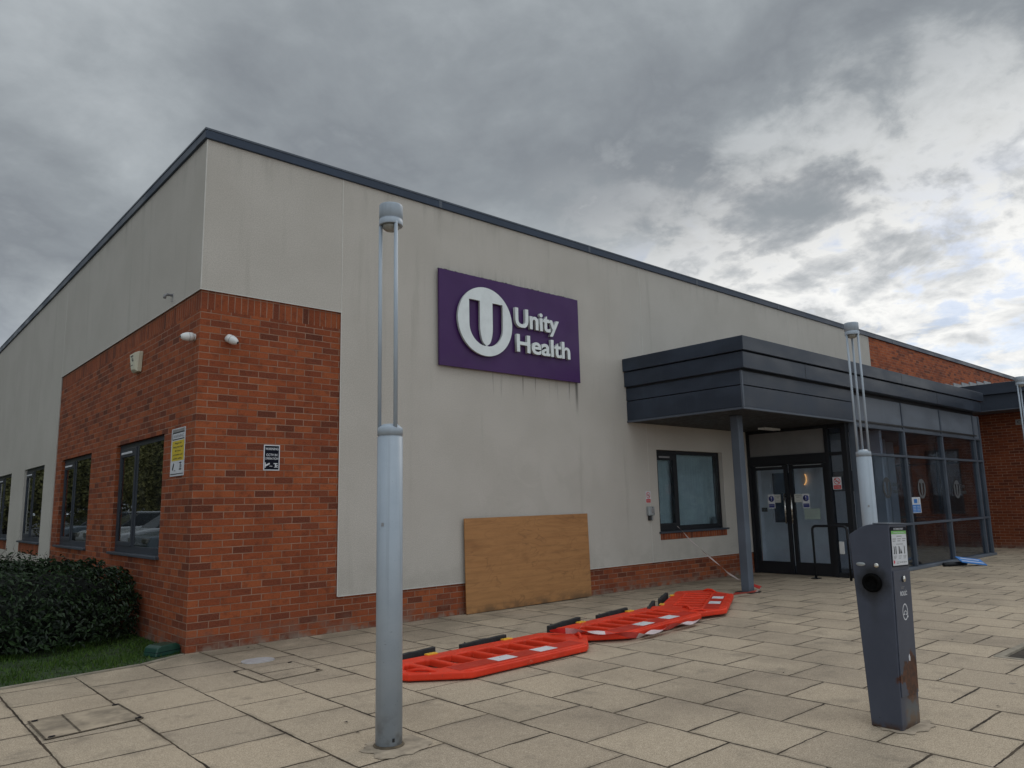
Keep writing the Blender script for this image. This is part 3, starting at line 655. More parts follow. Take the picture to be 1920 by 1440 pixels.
for (a, b, hy) in ((-.075, -.835, -.775), (-.868, -1.63, -.91)):
    d = MB(); a_, b_ = max(a, b), min(a, b)
    d.box(DX-.025, DX+.025, b_, b_+.085 if b_ < -1 else b_+.075, .01, 2.08); d.box(DX-.025, DX+.025, a_-.075, a_, .01, 2.08)
    lo, hi = (b_+.085 if b_ < -1 else b_+.075), a_-.075
    d.box(DX-.025, DX+.025, lo, hi, 1.99, 2.08); d.box(DX-.025, DX+.025, lo, hi, .01, .235)
    dr = d.build('entrance_door', 'frame_dark', P, bevel=.004)
    MB().box(DX-.005, DX+.003, lo, hi, .235, 1.99).build('pane', 'glass_door', dr)
    hd = MB(); hx = DX-.09; hd.tube([(hx, hy, .955), (hx, hy, 1.525)], .014, 10)
    for z in (1.03, 1.44): hd.tube([(hx, hy, z), (DX-.02, hy, z)], .009, 8)
    hd.build('handle', 'chrome', dr)
    MB().box(DX-.028, DX-.0255, b_+.1, a_-.1, 2.045, 2.06).build('draught_strip', 'galv', dr)
# interior of the lobby
ib = MB(); ib.box(12.42, 12.52, -2.0, .62, 0, .92); ib.box(12.42, 12.52, -2.0, .62, 1.98, 2.73); ib.box(12.42, 12.52, -2.0, -.05, .92, 1.98); ib.box(12.42, 12.52, .40, .62, .92, 1.98)
ib.box(10.98, 12.42, .62, .70, 0, 2.73); ib.box(12.38, 12.42, -.08, .43, .895, .92)
ib.build('vestibule_wall', 'interior_white', P)
box('inner_glazing', 'interior_blue', P, 12.50, 12.515, -.05, .40, .92, 1.98)
box('lobby_floor', 'interior_floor', P, 11.0, 17.78, -2.04, 4.5, .004, .02)
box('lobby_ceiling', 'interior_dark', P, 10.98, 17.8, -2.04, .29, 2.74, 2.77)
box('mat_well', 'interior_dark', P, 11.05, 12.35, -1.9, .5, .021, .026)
box('reception_desk', 'interior_blue', P, 14.2, 17.0, 2.2, 2.8, .021, 1.1); box('cupboard', 'interior_blue', P, 13.0, 13.4, .5, 3.5, .021, 2.2); box('inner_column', 'interior_white', P, 16.2, 16.6, -.6, -.2, .021, 2.74)
bm_ = MB(); bm_.box(15.0, 16.0, .35, .40, 1.1, 2.3); bm_.build('inner_panel', 'interior_white', P)
box('bulkhead', 'orange_reflection', P, 12.6, 14.3, -.3, -.1, 2.2, 2.73)  # added block, its orange standing in for a reflection in the glass
for xx in (14.5, 15.0): box('inner_column', 'interior_white', P, xx, xx+.14, -1.0, -.86, .021, 2.73)
tl = MB(); tl.box(13.6, 14.35, -1.0, -.88, 2.715, 2.735); tl.build('ceiling_light', 'lit_tube', P)
ul = MB()
ring = [(12.385, -.38+.060*math.cos(a), 1.83+.12*math.sin(a)) for a in [math.radians(v) for v in range(125, 275, 10)]]
ul.tube(ring, .013, 8); ul.build('wall_light', 'lit_warm', P)
pb = MB(); pb.box(12.40, 12.418, -1.45, -1.0, 1.55, 1.95); pb.build('notice_board', 'sign_grey', P)
# faint white roundels on the lobby glass
def u_emblem(name, mat, parent, R, thick, loc, sidemat=None):
    circ = [(R*math.cos(2*math.pi*i/72), R*math.sin(2*math.pi*i/72)) for i in range(72)]
    xo, xi, xt, top, str_ = -.585*R, -.18*R, .26*R, .56*R, -.19*R
    k = R
    def arcL():
        pts = [(-.60*k, .58*k), (-.215*k, .58*k), (-.215*k, -.12*k)]
        for i in range(1, 9):                                  # tongue tapering to its point
            t = i/8; pts.append((.02*k - .235*k*math.sqrt(max(0, 1-t**2.0)), -.12*k - .585*k*t))
        for i in range(1, 12):                                 # round the bottom of the U
            t = i/12; a = math.radians(270 - 90*t); pts.append((.02*k + .62*k*math.cos(a), -.12*k + .60*k*math.sin(a)))
        pts.append((-.60*k, -.12*k)); return pts
    Lh = arcL(); Rh = [(.04*k - x, y) for x, y in Lh][::-1]
    Lh = [(min(x, .012*k), y) for x, y in Lh]; Rh = [(max(x, .028*k), y) for x, y in Rh]
    return curve_plate([circ, Lh, Rh], name, mat, parent, thick, loc=loc, sidemat=sidemat)
for (x, z) in ((12.22, 1.59), (13.92, 1.57), (15.95, 1.55)):
    pn = [p for p in panes if abs(p.data.vertices[0].co.z-.90) < .01 and p.data.vertices[0].co.x < x < p.data.vertices[0].co.x+2.1][0]
    o = u_emblem('decal', 'decal' if x > 13 else 'decal_faint', pn, .2, .001, (x, GY+.015, z)); o.rotation_euler = FRONT
    txt_dx = .24
    if x < 13 or x > 15:
        for k, w in enumerate(("Unity", "Health")):
            tt = text_obj(w, 'decal_text', 'decal_faint', pn, x+txt_dx, GY+.015, z+.03-.13*k, .09, None, .0003, .01, 'LEFT'); tt.rotation_euler = FRONT

# soffit light, porch
sl_ = MB(); sl_.box(10.15, 10.72, -.86, -.70, 2.735, 2.774); o = sl_.build('soffit_light', 'white_plastic', bevel=.012)
tag(o, 'unlit white bulkhead light under the canopy soffit before the doors', 'light fitting')

# ------------------------------------------------------------------ brick wing on the right
Wg = thing('brick_wing', 'red brick side wing with grey overhanging fascia right of the porch', 'building', (0, 0, 0))
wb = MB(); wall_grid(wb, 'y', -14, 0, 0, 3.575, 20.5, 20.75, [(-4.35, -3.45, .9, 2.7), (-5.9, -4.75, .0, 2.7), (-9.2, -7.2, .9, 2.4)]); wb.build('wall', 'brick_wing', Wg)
for a_, b_, c_, d_ in ((-4.35, -3.45, .9, 2.7), (-5.9, -4.75, .0, 2.7), (-9.2, -7.2, .9, 2.4)):  # nearer openings lie out of view, added to darken the lobby glass reflection
    f = MB(); f.box(20.6, 20.66, a_, a_+.07, c_, d_); f.box(20.6, 20.66, b_-.07, b_, c_, d_); f.box(20.6, 20.66, a_+.07, b_-.07, d_-.07, d_); f.box(20.6, 20.66, a_+.07, b_-.07, c_, c_+.09); wn = f.build('window', 'frame_dark', Wg)
    MB().box(20.62, 20.63, a_+.07, b_-.07, c_+.09, d_-.07).build('pane', 'glass_dark', wn); MB().box(20.70, 20.72, a_, b_, c_, d_).build('blind', 'blind_dark', wn)
wf = MB(); wf.box(19.5, 19.54, -14, -.016, 4.0, 4.285); wf.build('fascia', 'canopy_metal', Wg, bevel=.006)
wf = MB(); wf.box(19.60, 19.64, -14, -.016, 3.60, 4.0); wf.build('fascia', 'canopy_metal', Wg, bevel=.006)
wf = MB(); wf.box(19.585, 20.5, -14, -.016, 3.575, 3.60); wf.build('soffit', 'frame_grey', Wg)
wr = MB(); wr.add([(19.54, -14, 4.27), (19.54, -.016, 4.27), (27, -.016, 5.15), (27, -14, 5.15), (19.64, -14, 4.0), (19.64, -.016, 4.0), (27, -.016, 4.9), (27, -14, 4.9)], [(0, 1, 2, 3), (7, 6, 5, 4), (0, 4, 5, 1), (1, 5, 6, 2), (2, 6, 7, 3), (3, 7, 4, 0)]); wr.build('roof', 'roof_metal', Wg)
fl = MB()
for i in range(9): fl.box(20.2+i*.75, 20.9+i*.75, -.034, -.002, 4.42+i*.088, 4.50+i*.088+.06)
fl.build('step_flashing', 'lead', Wg)
cs = thing('wall_sign', 'small grey sign lettered C S under the overhang on the brick wing', 'sign', (20.49, -2.26, 3.30), SIDE)
MB().box(0, .62, -.07, .07, 0, .012).build('plate', 'sign_grey', cs)
text_obj("C·S", 'lettering', 'ink', cs, .125, -.037, .0125, .075, .17, .0005, .01)

# ------------------------------------------------------------------ purple wall sign
SG = thing('wall_sign', 'big purple Unity Health wall sign with white U emblem', 'sign', (3.165, -e-.004, 3.335), FRONT)
MB().box(0, 2.785, 0, 1.37, .03, .065).build('panel', 'sign_purple', SG, bevel=.004)
MB().box(.08, 2.7, .08, 1.29, 0, .03).build('backing', 'frame_dark', SG)
u_emblem('emblem', 'letter_white', SG, .505, .035, (.785, .705, .085), 'letter_side')
for a in range(5): MB().lathe([(.012, .066), (.012, .087)], 8, M=Matrix.Translation((.785+.42*math.cos(a*1.26+.4), .705+.42*math.sin(a*1.26+.4), 0))).build('standoff', 'galv', SG)
text_obj("Unity", 'lettering', 'letter_white', SG, 1.355, .725, .075, .285, .92, .024, .024, 'LEFT', 'letter_side', True)
text_obj("Health", 'lettering', 'letter_white', SG, 1.375, .345, .075, .262, 1.135, .024, .022, 'LEFT', 'letter_side', True)
random.seed(9); ms = MB()
for i in range(900):
    x = random.random()**.9*2.7; c = mnoise.noise(Vector((x*3.0, 0, 3)))
    if random.random() > .55+c: continue
    z = random.uniform(.005, .06); r = random.uniform(.003, .011); hgt = r*random.uniform(.6, 2.0)
    ms.add([(x-r, 1.371, z), (x+r, 1.371, z), (x+random.uniform(-r, r), 1.371+hgt, z)], [(0, 1, 2)])
    ms.add([(x, 1.371, z-r), (x, 1.371, z+r), (x+random.uniform(-r, r), 1.371+hgt, z)], [(0, 1, 2)])
stuff(ms.build('moss', 'moss', SG))

# ------------------------------------------------------------------ small wall fixtures
def slab(parent, name, mat, x0, x1, y0, y1, z0, z1, bevel=0.0): return MB().box(x0, x1, y0, y1, z0, z1).build(name, mat, parent, bevel)
c = thing('warning_sign', 'small black CCTV warning sign with white border on front brick', 'sign', (.763, -.001, 1.875), FRONT)
slab(c, 'plate', 'sign_white', 0, .19, 0, .29, 0, .005); slab(c, 'face', 'sign_black', .011, .179, .011, .279, .005, .0056)
text_obj("WARNING", 'lettering', 'sign_white', c, .095, .232, .0058, .026, .155, .0003, .014); text_obj("CCTV IN", 'lettering', 'sign_white', c, .095, .163, .0058, .027, .13, .0003, .014); text_obj("OPERATION", 'lettering', 'sign_white', c, .095, .123, .0058, .024, .155, .0003, .012)
pc = MB(); pc.obox(Matrix.Translation((.048, .067, .0064)) @ Matrix.Rotation(.5, 4, 'Z'), .055, .018, .001); pc.box(.014, .025, .03, .09, .0059, .0069); pc.build('camera_symbol', 'sign_white', c)
tm_ = MB(); tm_.box(.118, .165, .073, .083, .0059, .0069); tm_.box(.135, .147, .04, .073, .0059, .0069); tm_.box(.152, .160, .04, .066, .0059, .0069); tm_.box(.160, .170, .052, .060, .0059, .0069); tm_.box(.125, .172, .034, .039, .0059, .0069); tm_.box(.07, .105, .046, .052, .0059, .0065); tm_.build('emblem', 'sign_white', c)
c = thing('warning_sign', 'tall yellow and white warning sign beside the brick corner window', 'sign', (-.001, .745, 1.828), SIDE)
slab(c, 'plate', 'sign_white', 0, .45, 0, .535, 0, .005)
slab(c, 'face', 'sign_yellow', .035, .435, .17, .395, .005, .0056)
hb = MB(); hb.box(.03, .43, .478, .492, .0052, .006); hb.box(.03, .43, .405, .416, .0052, .006); hb.box(.03, .045, .416, .478, .0052, .006); hb.build('border', 'ink', c); slab(c, 'bottom_line', 'ink', .02, .43, .018, .028, .0052, .006)
slab(c, 'header_band', 'sign_grey', .03, .43, .493, .525, .0052, .0058)
text_obj("WARNING", 'lettering', 'ink_grey', c, .235, .428, .0056, .036, .35, .0003, .006)
for k, (l, w) in enumerate((("Images are", .22), ("being recorded", .31), ("for crime", .19), ("prevention and", .31), ("public safety", .30))):
    text_obj(l, 'lettering', 'ink', c, .235, .358-.043*k, .0058, .021, w, .0003, .008)
pc = MB(); pc.obox(Matrix.Translation((.10, .105, .006)) @ Matrix.Rotation(1.0, 4, 'Z'), .085, .03, .001); pc.box(.13, .18, .058, .064, .0054, .0062); pc.build('camera_symbol', 'ink', c)
pc = MB(); pc.box(.30, .37, .14, .152, .0054, .0064); pc.box(.325, .345, .075, .14, .0054, .0064); pc.box(.30, .38, .066, .078, .0054, .0064); pc.box(.36, .372, .09, .122, .0054, .0064); pc.build('emblem', 'ink', c)

def cctv(label, loc, rot, aim):
    r = thing('security_camera', label, 'security camera', loc, rot, 'white bullet cameras on the brick corner')
    r.scale = (.82, .82, .82)
    b = MB(); b.lathe([(.045, 0), (.045, .012), (.022, .02), (.018, .05)], 20); b.build('bracket', 'white_plastic', r)
    A = Matrix.Translation((0, 0, .05)) @ aim
    b = MB(); b.lathe([(.040, -.03), (.052, -.026), (.058, .0), (.060, .035), (.055, .075), (.044, .108), (.028, .132), (.010, .143), (0, .144)], 26, M=A); b.build('housing', 'white_plastic', r)
    b = MB(); b.lathe([(.016, .139), (.016, .147), (.008, .149)], 18, M=A); b.build('lens', 'black_plastic', r)
    b = MB(); b.lathe([(.0595, .03), (.0610, .032), (.0610, .036), (.0595, .038)], 26, M=A); b.build('seam_ring', 'galv', r)
cctv('white bullet security camera on the left brick wall beside the corner', (-.001, .135, 3.335), SIDE, Matrix.Rotation(rad(6), 4, 'X'))
cctv('white bullet security camera on the front brick wall above the CCTV sign', (.31, -.001, 3.33), FRONT, Matrix.Rotation(rad(40), 4, 'Y') @ Matrix.Rotation(rad(28), 4, 'X'))
a = thing('alarm_box', 'cream tapered burglar alarm box high on the left brick wall', 'alarm box', (-.001, 2.21, 3.37), SIDE)
b = MB(); b.prism([(-.10, -.13), (.10, -.13), (.145, .13), (-.145, .13)], 'z', 0, .05)
b.add([(-.10, -.13, .05), (.10, -.13, .05), (.145, .13, .05), (-.145, .13, .05), (-.07, -.10, .085), (.07, -.10, .085), (.11, .11, .10), (-.11, .11, .10)], [(4, 5, 6, 7), (0, 1, 5, 4), (1, 2, 6, 5), (2, 3, 7, 6), (3, 0, 4, 7)])
b.build('cover', 'cream_plastic', a, bevel=.008)
b = MB(); M_ = Matrix.Rotation(math.atan2(.015, .21), 4, 'X')
for bx in ((-.05, .05, .07, .085), (-.008, .008, .02, .07), (.015, .06, .012, .02), (-.05, .03, -.045, -.038), (.03, .042, .0, .045)): b.box(bx[0], bx[1], bx[2], bx[3], .0925 + .07*(bx[2]-.0), .0965 + .07*(bx[2]))
b.build('emblem', 'ink', a)
v = thing('overflow_pipe', 'stub of dark bent pipe poking from the left rendered wall', 'pipe', (-e, .95, 3.965), SIDE)
b = MB(); b.tube([(0, .03, 0), (0, .03, .06), (0, .015, .085), (0, -.02, .09)], .018, 10); b.build('elbow', 'ink_grey', v)
b = MB(); b.tube([(.02, .05, 0), (.02, -.05, .0), (.02, -.05, .02)], .006, 6); b.build('clip', 'ink_grey', v)

def no_smoking(label, loc, rot, w, hgt):
    r = thing('no_smoking_sign', label, 'sign', loc, rot, 'red and white no smoking signs at the entrance')
    slab(r, 'plate', 'sign_white', 0, w, 0, hgt, 0, .003)
    slab(r, 'red_band', 'sign_red', w*.06, w*.94, hgt*.04, hgt*.34, .003, .0034)
    text_obj("No smoking", 'lettering', 'sign_white', r, w/2, hgt*.16, .0036, hgt*.08, w*.66, .0002, .006)
    cx, cy, R = w/2, hgt*.67, min(w*.40, hgt*.28)
    n = 40; ring = MB(); o_ = [(cx+R*math.cos(6.2832*i/n), cy+R*math.sin(6.2832*i/n)) for i in range(n)]; i_ = [(cx+R*.8*math.cos(6.2832*i/n), cy+R*.8*math.sin(6.2832*i/n)) for i in range(n)]
    ring.add([(*p, .0036) for p in o_+i_], [(i, (i+1) % n, n+(i+1) % n, n+i) for i in range(n)])
    d_ = R*.62; t_ = R*.09
    ring.add([(cx-d_-t_, cy+d_-t_, .0040), (cx-d_+t_, cy+d_+t_, .0040), (cx+d_+t_, cy-d_+t_, .0040), (cx+d_-t_, cy-d_-t_, .0040)], [(0, 3, 2, 1)])
    ring.build('prohibition_ring', 'sign_red', r)
    cg = MB(); cg.box(cx-R*.55, cx+R*.5, cy-R*.16, cy+R*.02, .0036, .0038); cg.tube([(cx+R*.45, cy+R*.1, .0037), (cx+R*.3, cy+R*.3, .0037), (cx+R*.45, cy+R*.5, .0037)], R*.05, 4); cg.build('cigarette_symbol', 'ink', r)
no_smoking('narrow no smoking sign on the render above the key safe', (7.545, -e-.001, 1.405), FRONT, .135, .20)
no_smoking('no smoking sign on dark glass right of the entrance doors', (DX-.052, -1.735, 1.575), SIDE, .16, .225)

k = thing('key_safe', 'small grey keypad box on the render left of front window', 'key safe', (7.545, -e-.001, 1.11), FRONT)
slab(k, 'body', 'galv', 0, .155, .085, .235, 0, .06, .008); slab(k, 'lower_handset', 'black_plastic', .03, .12, 0, .085, 0, .05, .01); slab(k, 'label_strip', 'galv', .075, .105, .008, .075, .05, .054)
b = MB(); b.lathe([(.036, 0), (.036, .006), (.028, .009)], 24, M=Matrix.Translation((.098, .165, .06)) @ Matrix.Scale(1.25, 4, (0, 1, 0))); b.build('dial', 'sign_grey', k)
b = MB(); b.lathe([(.009, .06), (.009, .063)], 10, M=Matrix.Translation((.135, .11, 0))); b.lathe([(.009, .06), (.009, .063)], 10, M=Matrix.Translation((.10, .222, 0))); b.build('screw', 'black_plastic', k)
b = thing('doorbell_plate', 'small white push plate low on glass beside the doors', 'push plate', (DX-.062, -1.76, .42), SIDE)
slab(b, 'plate', 'white_plastic', 0, .09, 0, .22, 0, .02, .006)
o = MB().box(9.66, 9.80, -e+.106, -e+.108, 1.0, 1.12).build('window_sticker', 'ink_grey'); o.location = (0, 0, 0); tag(o, 'small pale sticker in lower right corner of the front window', 'sticker')

# ------------------------------------------------------------------ notices on the doors and glass
def mandatory(label, y):
    r = thing('door_sticker', label, 'sticker', (DX-.028, y, 1.245), SIDE, 'blue and white door stickers')
    slab(r, 'plate', 'sign_white', 0, .145, 0, .27, 0, .002); slab(r, 'blue_band', 'sign_blue', .012, .133, .015, .085, .002, .0024)
    d = MB(); d.lathe([(.058, .002), (.058, .0026)], 36, M=Matrix.Translation((.0725, .185, 0))); d.build('blue_disc', 'sign_blue', r)
    e_ = MB(); e_.prism([(.064, .228), (.068, .172), (.077, .172), (.081, .228)][::-1], 'z', .0027, .0032); e_.lathe([(.008, .0027), (.008, .0032)], 12, M=Matrix.Translation((.0725, .155, 0))); e_.build('exclamation_mark', 'sign_white', r)
    text_obj("Automatic door", 'lettering', 'sign_white', r, .0725, .055, .0026, .011, .10, .0002, .004)
mandatory('blue exclamation sticker left of the handle on left entrance door', -.395); mandatory('blue exclamation sticker right of the handle on right entrance door', -1.105)
def notice(label, y, w):
    r = thing('paper_notice', label, 'notice', (DX-.029, y, 1.355), SIDE, 'white paper notices beside the door handles')
    slab(r, 'sheet', 'paper', 0, w, 0, .155, 0, .0012)
    text_obj("AUTOMATIC", 'lettering', 'ink', r, w/2, .115, .0013, .016, w*.85, .0002, .01); text_obj("DOOR", 'lettering', 'ink', r, w/2, .085, .0013, .016, w*.45, .0002, .01); text_obj("Caution", 'lettering', 'ink_grey', r, w/2, .032, .0013, .012, w*.5, .0002, .004)
notice('white paper notice left of the handle on left entrance door', -.545, .12); notice('white paper notice left of blue sticker on right entrance door', -.95, .145)
r = thing('paper_notice', 'pale green paper notice on the lower middle of right entrance door', 'notice', (DX-.029, -1.125, 1.035), SIDE)
slab(r, 'sheet', 'paper_green', 0, .31, 0, .20, 0, .0012)
for q_ in range(6): slab(r, 'text_line', 'ink_grey', .04, .27-.03*(q_ % 3), .165-.022*q_, .170-.022*q_, .0012, .0015)
r = thing('exit_button', 'small dark green button box on inside of left door', 'button', (DX+.006, -.225, 1.18), SIDE); slab(r, 'plate', 'sign_black', 0, .12, 0, .08, -.004, -.0015); slab(r, 'button', 'bait_green', .04, .075, .025, .055, -.0016, -.0008)
r = thing('poster', 'white and sky blue poster stuck on the porch glass', 'poster', (13.30, GY+.014, 1.085), FRONT)
slab(r, 'sheet', 'sign_white', 0, .47, 0, .315, 0, .002); slab(r, 'blue_block', 'sign_skyblue', .03, .44, .012, .165, .002, .0024); slab(r, 'blue_square', 'sign_skyblue', .13, .30, .195, .275, .002, .0024)
slab(r, 'side_text', 'ink_grey', .36, .38, .19, .29, .002, .0024)
for q_ in range(4): slab(r, 'text_line', 'sign_white', .06, .21, .035+.03*q_, .044+.03*q_, .0025, .0029); slab(r, 'text_line', 'sign_white', .26, .40, .035+.03*q_, .044+.03*q_, .0025, .0029)
# handrail by the doors
b = MB(); HX = 10.44; HY = -1.47
pts = [(HX, HY, .0), (HX, HY, .86)] + [(HX, HY-.07*(1-math.cos(t)), .86+.07*math.sin(t)) for t in (.4, .8, 1.2, 1.57)] + [(HX, -2.03, .93)] + [(HX, -2.03-.07*math.sin(t), .93-.07*(1-math.cos(t))) for t in (.4, .8, 1.2, 1.57)] + [(HX, -2.10, 0)]
r = thing('guard_rail', 'black tubular guard rail with upright in front of right door', 'guard rail', (0, 0, 0))
b.tube(pts, .022, 12); b.build('rail', 'frame_dark', r); box('foot', 'frame_dark', r, HX-.07, HX+.07, HY-.07, HY+.07, .003, .016, bevel=.004)

# ------------------------------------------------------------------ lamp posts
def make_lamp(label):
    r = thing('lamp_post', label, 'lamp post', (0, 0, 0), (0, 0, 0), 'slim grey lamp posts across the paving')
    b = MB(); b.lathe([(.082, 0), (.082, 1.885), (.0775, 1.887), (.0775, 1.897), (.082, 1.897), (.082, 1.942), (.077, 1.948), (.048, 1.970), (0, 1.976)], 48); b.build('shaft', 'lamp_paint', r)
    b = MB(); b.lathe([(.096, .001), (.096, .006), (.0821, .016)], 32); b.build('base_ring', 'joint_dirt', r)
    for k in range(3):
        a = rad(146+120*k); b = MB(); b.lathe([(.0125, 1.93), (.0125, 3.345)], 12, M=Matrix.Translation((.069*math.cos(a), .069*math.sin(a), 0))); b.build('rod', 'lamp_paint', r)
    b = MB(); b.lathe([(.055, 3.332), (.079, 3.326), (.080, 3.330), (.080, 3.365), (.0755, 3.367), (.0755, 3.375), (.080, 3.378), (.080, 3.464), (.077, 3.471), (.03, 3.477), (0, 3.478)], 40); b.build('head', 'lamp_paint', r)
    b = MB(); b.lathe([(0, 3.285), (.03, 3.290), (.052, 3.305), (.062, 3.331)], 28); b.build('lens', 'lens', r)
    b = MB(); b.obox(Matrix.Rotation(rad(205), 4, 'Z') @ Matrix.Translation((.0815, 0, 1.33)), .004, .018, .022); b.build('tag_plate', 'ink_grey', r)
    a = rad(225); b = MB(); b.obox(Matrix.Translation((.082*math.cos(a+.55), .082*math.sin(a+.55), .05)), .012, .012, .02); b.build('bolt', 'black_plastic', r)
    return r
def dup(root, loc, label):
    n = root.copy(); COL.objects.link(n); n.location = loc; n['label'] = label
    for ch in list(root.children):
        c_ = ch.copy(); COL.objects.link(c_); c_.parent = n
    return n
L1 = make_lamp('nearest grey lamp post standing before the brick corner and purple sign'); L1.location = (-.126, -4.045, 0)
dup(L1, (6.02, -4.42, 0), 'grey lamp post standing behind the charging post before the porch glazing')
dup(L1, (12.68, -4.41, 0), 'grey lamp post cut by the right edge before the brick wing')

# ------------------------------------------------------------------ charging post
C_ = thing('charging_post', 'leaning dark grey vehicle charging post with burnt socket and rusty foot', 'charging post', (2.262, -6.118, 0), (rad(1.0), rad(1.6), 0))
prof = [(0, .0), (.190, 0), (.262, 1.185)]
for i in range(1, 9):
    t = i/8; prof.append((.262-.165*t, 1.185 + .073*math.sin(t*math.pi/2)))
prof += [(0, 1.258)]
b = MB(); b.prism(prof, 'x', 0, .278); b.build('body', 'charger_paint', C_, bevel=.006, seg=3)
b = MB(); b.box(-.002, .280, -.006, .10, 1.2585, 1.266); b.build('cap_lip', 'frame_grey', C_)
b = MB(); b.box(.010, .268, -.007, -.0005, .20, .965); b.build('front_door', 'charger_paint', C_, bevel=.002)
F = bpy.data.objects.new('instruction_label', None)
b = MB(); b.prism([(.012, 1.0), (.022, .99), (.255, .99), (.265, 1.0), (.265, 1.232), (.255, 1.242), (.022, 1.242), (.012, 1.232)], 'y', -.004, -.0003); lab = b.build('instruction_label', 'sign_black', C_)
slab2 = lambda nm, mt, x0, x1, z0, z1, y=-.0046: MB().box(x0, x1, y, y+.0005, z0, z1).build(nm, mt, lab)
slab2('label_sheet', 'sign_white', .022, .255, .998, 1.196); slab2('green_band', 'sign_green', .022, .255, 1.196, 1.217)
def ltext(body, x, z, hgt, w, mt, y=-.0048, par=None, bold=.006):
    o = text_obj(body, 'lettering', mt, par or lab, x, y, z, hgt, w, .0002, bold); o.rotation_euler = FRONT; return o
ltext("EV CHARGE POINT", .138, 1.224, .011, .15, 'sign_white', bold=.012); ltext("Charging instructions", .138, 1.203, .007, .17, 'sign_white')
sq = MB()
for row, zz_ in enumerate((1.163, 1.150)):
    for cx_ in (.062, .138, .214): sq.box(cx_-.027, cx_+.027-.01*(row), -.0052, -.0047, zz_, zz_+.005)
sq.box(.10, .18, -.0052, -.0047, 1.180, 1.185); sq.box(.09, .19, -.0052, -.0047, 1.130, 1.134)
for cx_ in (.062, .138, .214):
    for k in range(3): sq.box(cx_-.026, cx_+.026-.008*k, -.0052, -.0047, 1.056-.008*k, 1.059-.008*k)
sq.box(.075, .12, -.0052, -.0047, 1.018, 1.021); sq.box(.075, .115, -.0052, -.0047, 1.010, 1.013)
for k in range(4): sq.box(.13+.028*k, .148+.028*k, -.0052, -.0047, 1.013, 1.020)
sq.build('small_print', 'ink_grey', lab)
dg_ = MB()
for cx_, w_ in ((.052, .012), (.078, .014), (.130, .018), (.212, .012)): dg_.prism([(cx_-w_/2, 1.07), (cx_+w_/2, 1.07), (cx_+w_*.35, 1.115), (cx_-w_*.45, 1.122)], 'y', -.0052, -.0047)
dg_.prism([(.145, 1.072), (.175, 1.072), (.152, 1.105)], 'y', -.0052, -.0047); dg_.prism([(.038, 1.072), (.056, 1.072), (.060, 1.10)], 'y', -.0052, -.0047)
dg_.build('diagram', 'ink', lab)
slab2('heart_logo', 'pink_ink', .030, .052, 1.016, 1.030, -.0052); slab2('heart_logo', 'pink_ink', .035, .046, 1.008, 1.016, -.0052)
b = MB(); My = Matrix.Rotation(rad(90), 4, 'X'); b.lathe([(.012, .008), (.012, .022), (.008, .025)], 18, M=Matrix.Translation((.14, 0, .912)) @ My @ Matrix.Scale(1.6, 4, (0, 1, 0))); b.build('lock', 'chrome', C_)
b = MB(); b.box(.125, .165, -.0078, -.0072, .862, .864); b.box(.17, .185, -.0078, -.0072, .842, .844); b.build('small_script', 'ink_grey', C_)
o = ltext("ROLEC", .142, .808, .026, .105, 'sign_white', -.0075, C_, .02)
o = ltext("Easy", .128, .850, .013, .04, 'sign_grey', -.0075, C_, 0.0)
lg = MB(); n = 34
def arc(cx_, cz_, rx, rz, a0, a1, w_):
    for i in range(n):
        t0, t1 = a0+(a1-a0)*i/n, a0+(a1-a0)*(i+1)/n
        lg.add([(cx_+(rx-w_)*math.cos(t0), -.0079, cz_+(rz-w_)*math.sin(t0)), (cx_+rx*math.cos(t0), -.0079, cz_+rz*math.sin(t0)), (cx_+rx*math.cos(t1), -.0079, cz_+rz*math.sin(t1)), (cx_+(rx-w_)*math.cos(t1), -.0079, cz_+(rz-w_)*math.sin(t1))], [(0, 1, 2, 3)])
arc(.145, .705, .041, .052, rad(-25), rad(325), .008); arc(.148, .690, .026, .024, rad(10), rad(185), .006); lg.box(.171, .186, -.0085, -.0079, .668, .682); lg.box(.115, .138, -.0085, -.0079, .688, .694); lg.box(.150, .175, -.0085, -.0079, .686, .692)
lg.build('emblem', 'sign_white', C_)
b = MB(); b.prism([(.152, .405), (.168, .400), (.172, .425), (.160, .445), (.150, .43)], 'y', -.0082, -.0072); b.build('bare_metal_chip', 'sign_white', C_)
Mx = Matrix.Rotation(rad(-90), 4, 'Y')
b = MB(); b.lathe([(.060, -.002), (.060, .018), (.052, .026), (.040, .026), (.038, .012), (0, .010)], 34, M=Matrix.Translation((0, .125, .885)) @ Mx); b.build('burnt_socket', 'burnt', C_)
b = MB(); b.lathe([(.03, -.001), (.03, .004), (.024, .006)], 24, M=Matrix.Translation((0, .193, .998)) @ Mx @ Matrix.Scale(.42, 4, (1, 0, 0))); b.build('oval_badge', 'galv', C_)
b = MB(); b.lathe([(.016, -.001), (.016, .008), (.011, .012)], 20, M=Matrix.Translation((0, .092, .996)) @ Mx); b.build('key_switch', 'chrome', C_)

# ------------------------------------------------------------------ plywood board
PB = thing('plywood_board', 'bare plywood board leaning against the rendered wall under the sign', 'plywood board', (3.575, -.075, 0.005), (rad(90-4.2), 0, 0))
PB.rotation_euler = (rad(88.9), rad(-.2), 0)
MB().box(0, 2.44, 0, 1.255, 0, .018).build('sheet', 'plywood', PB, bevel=.002)

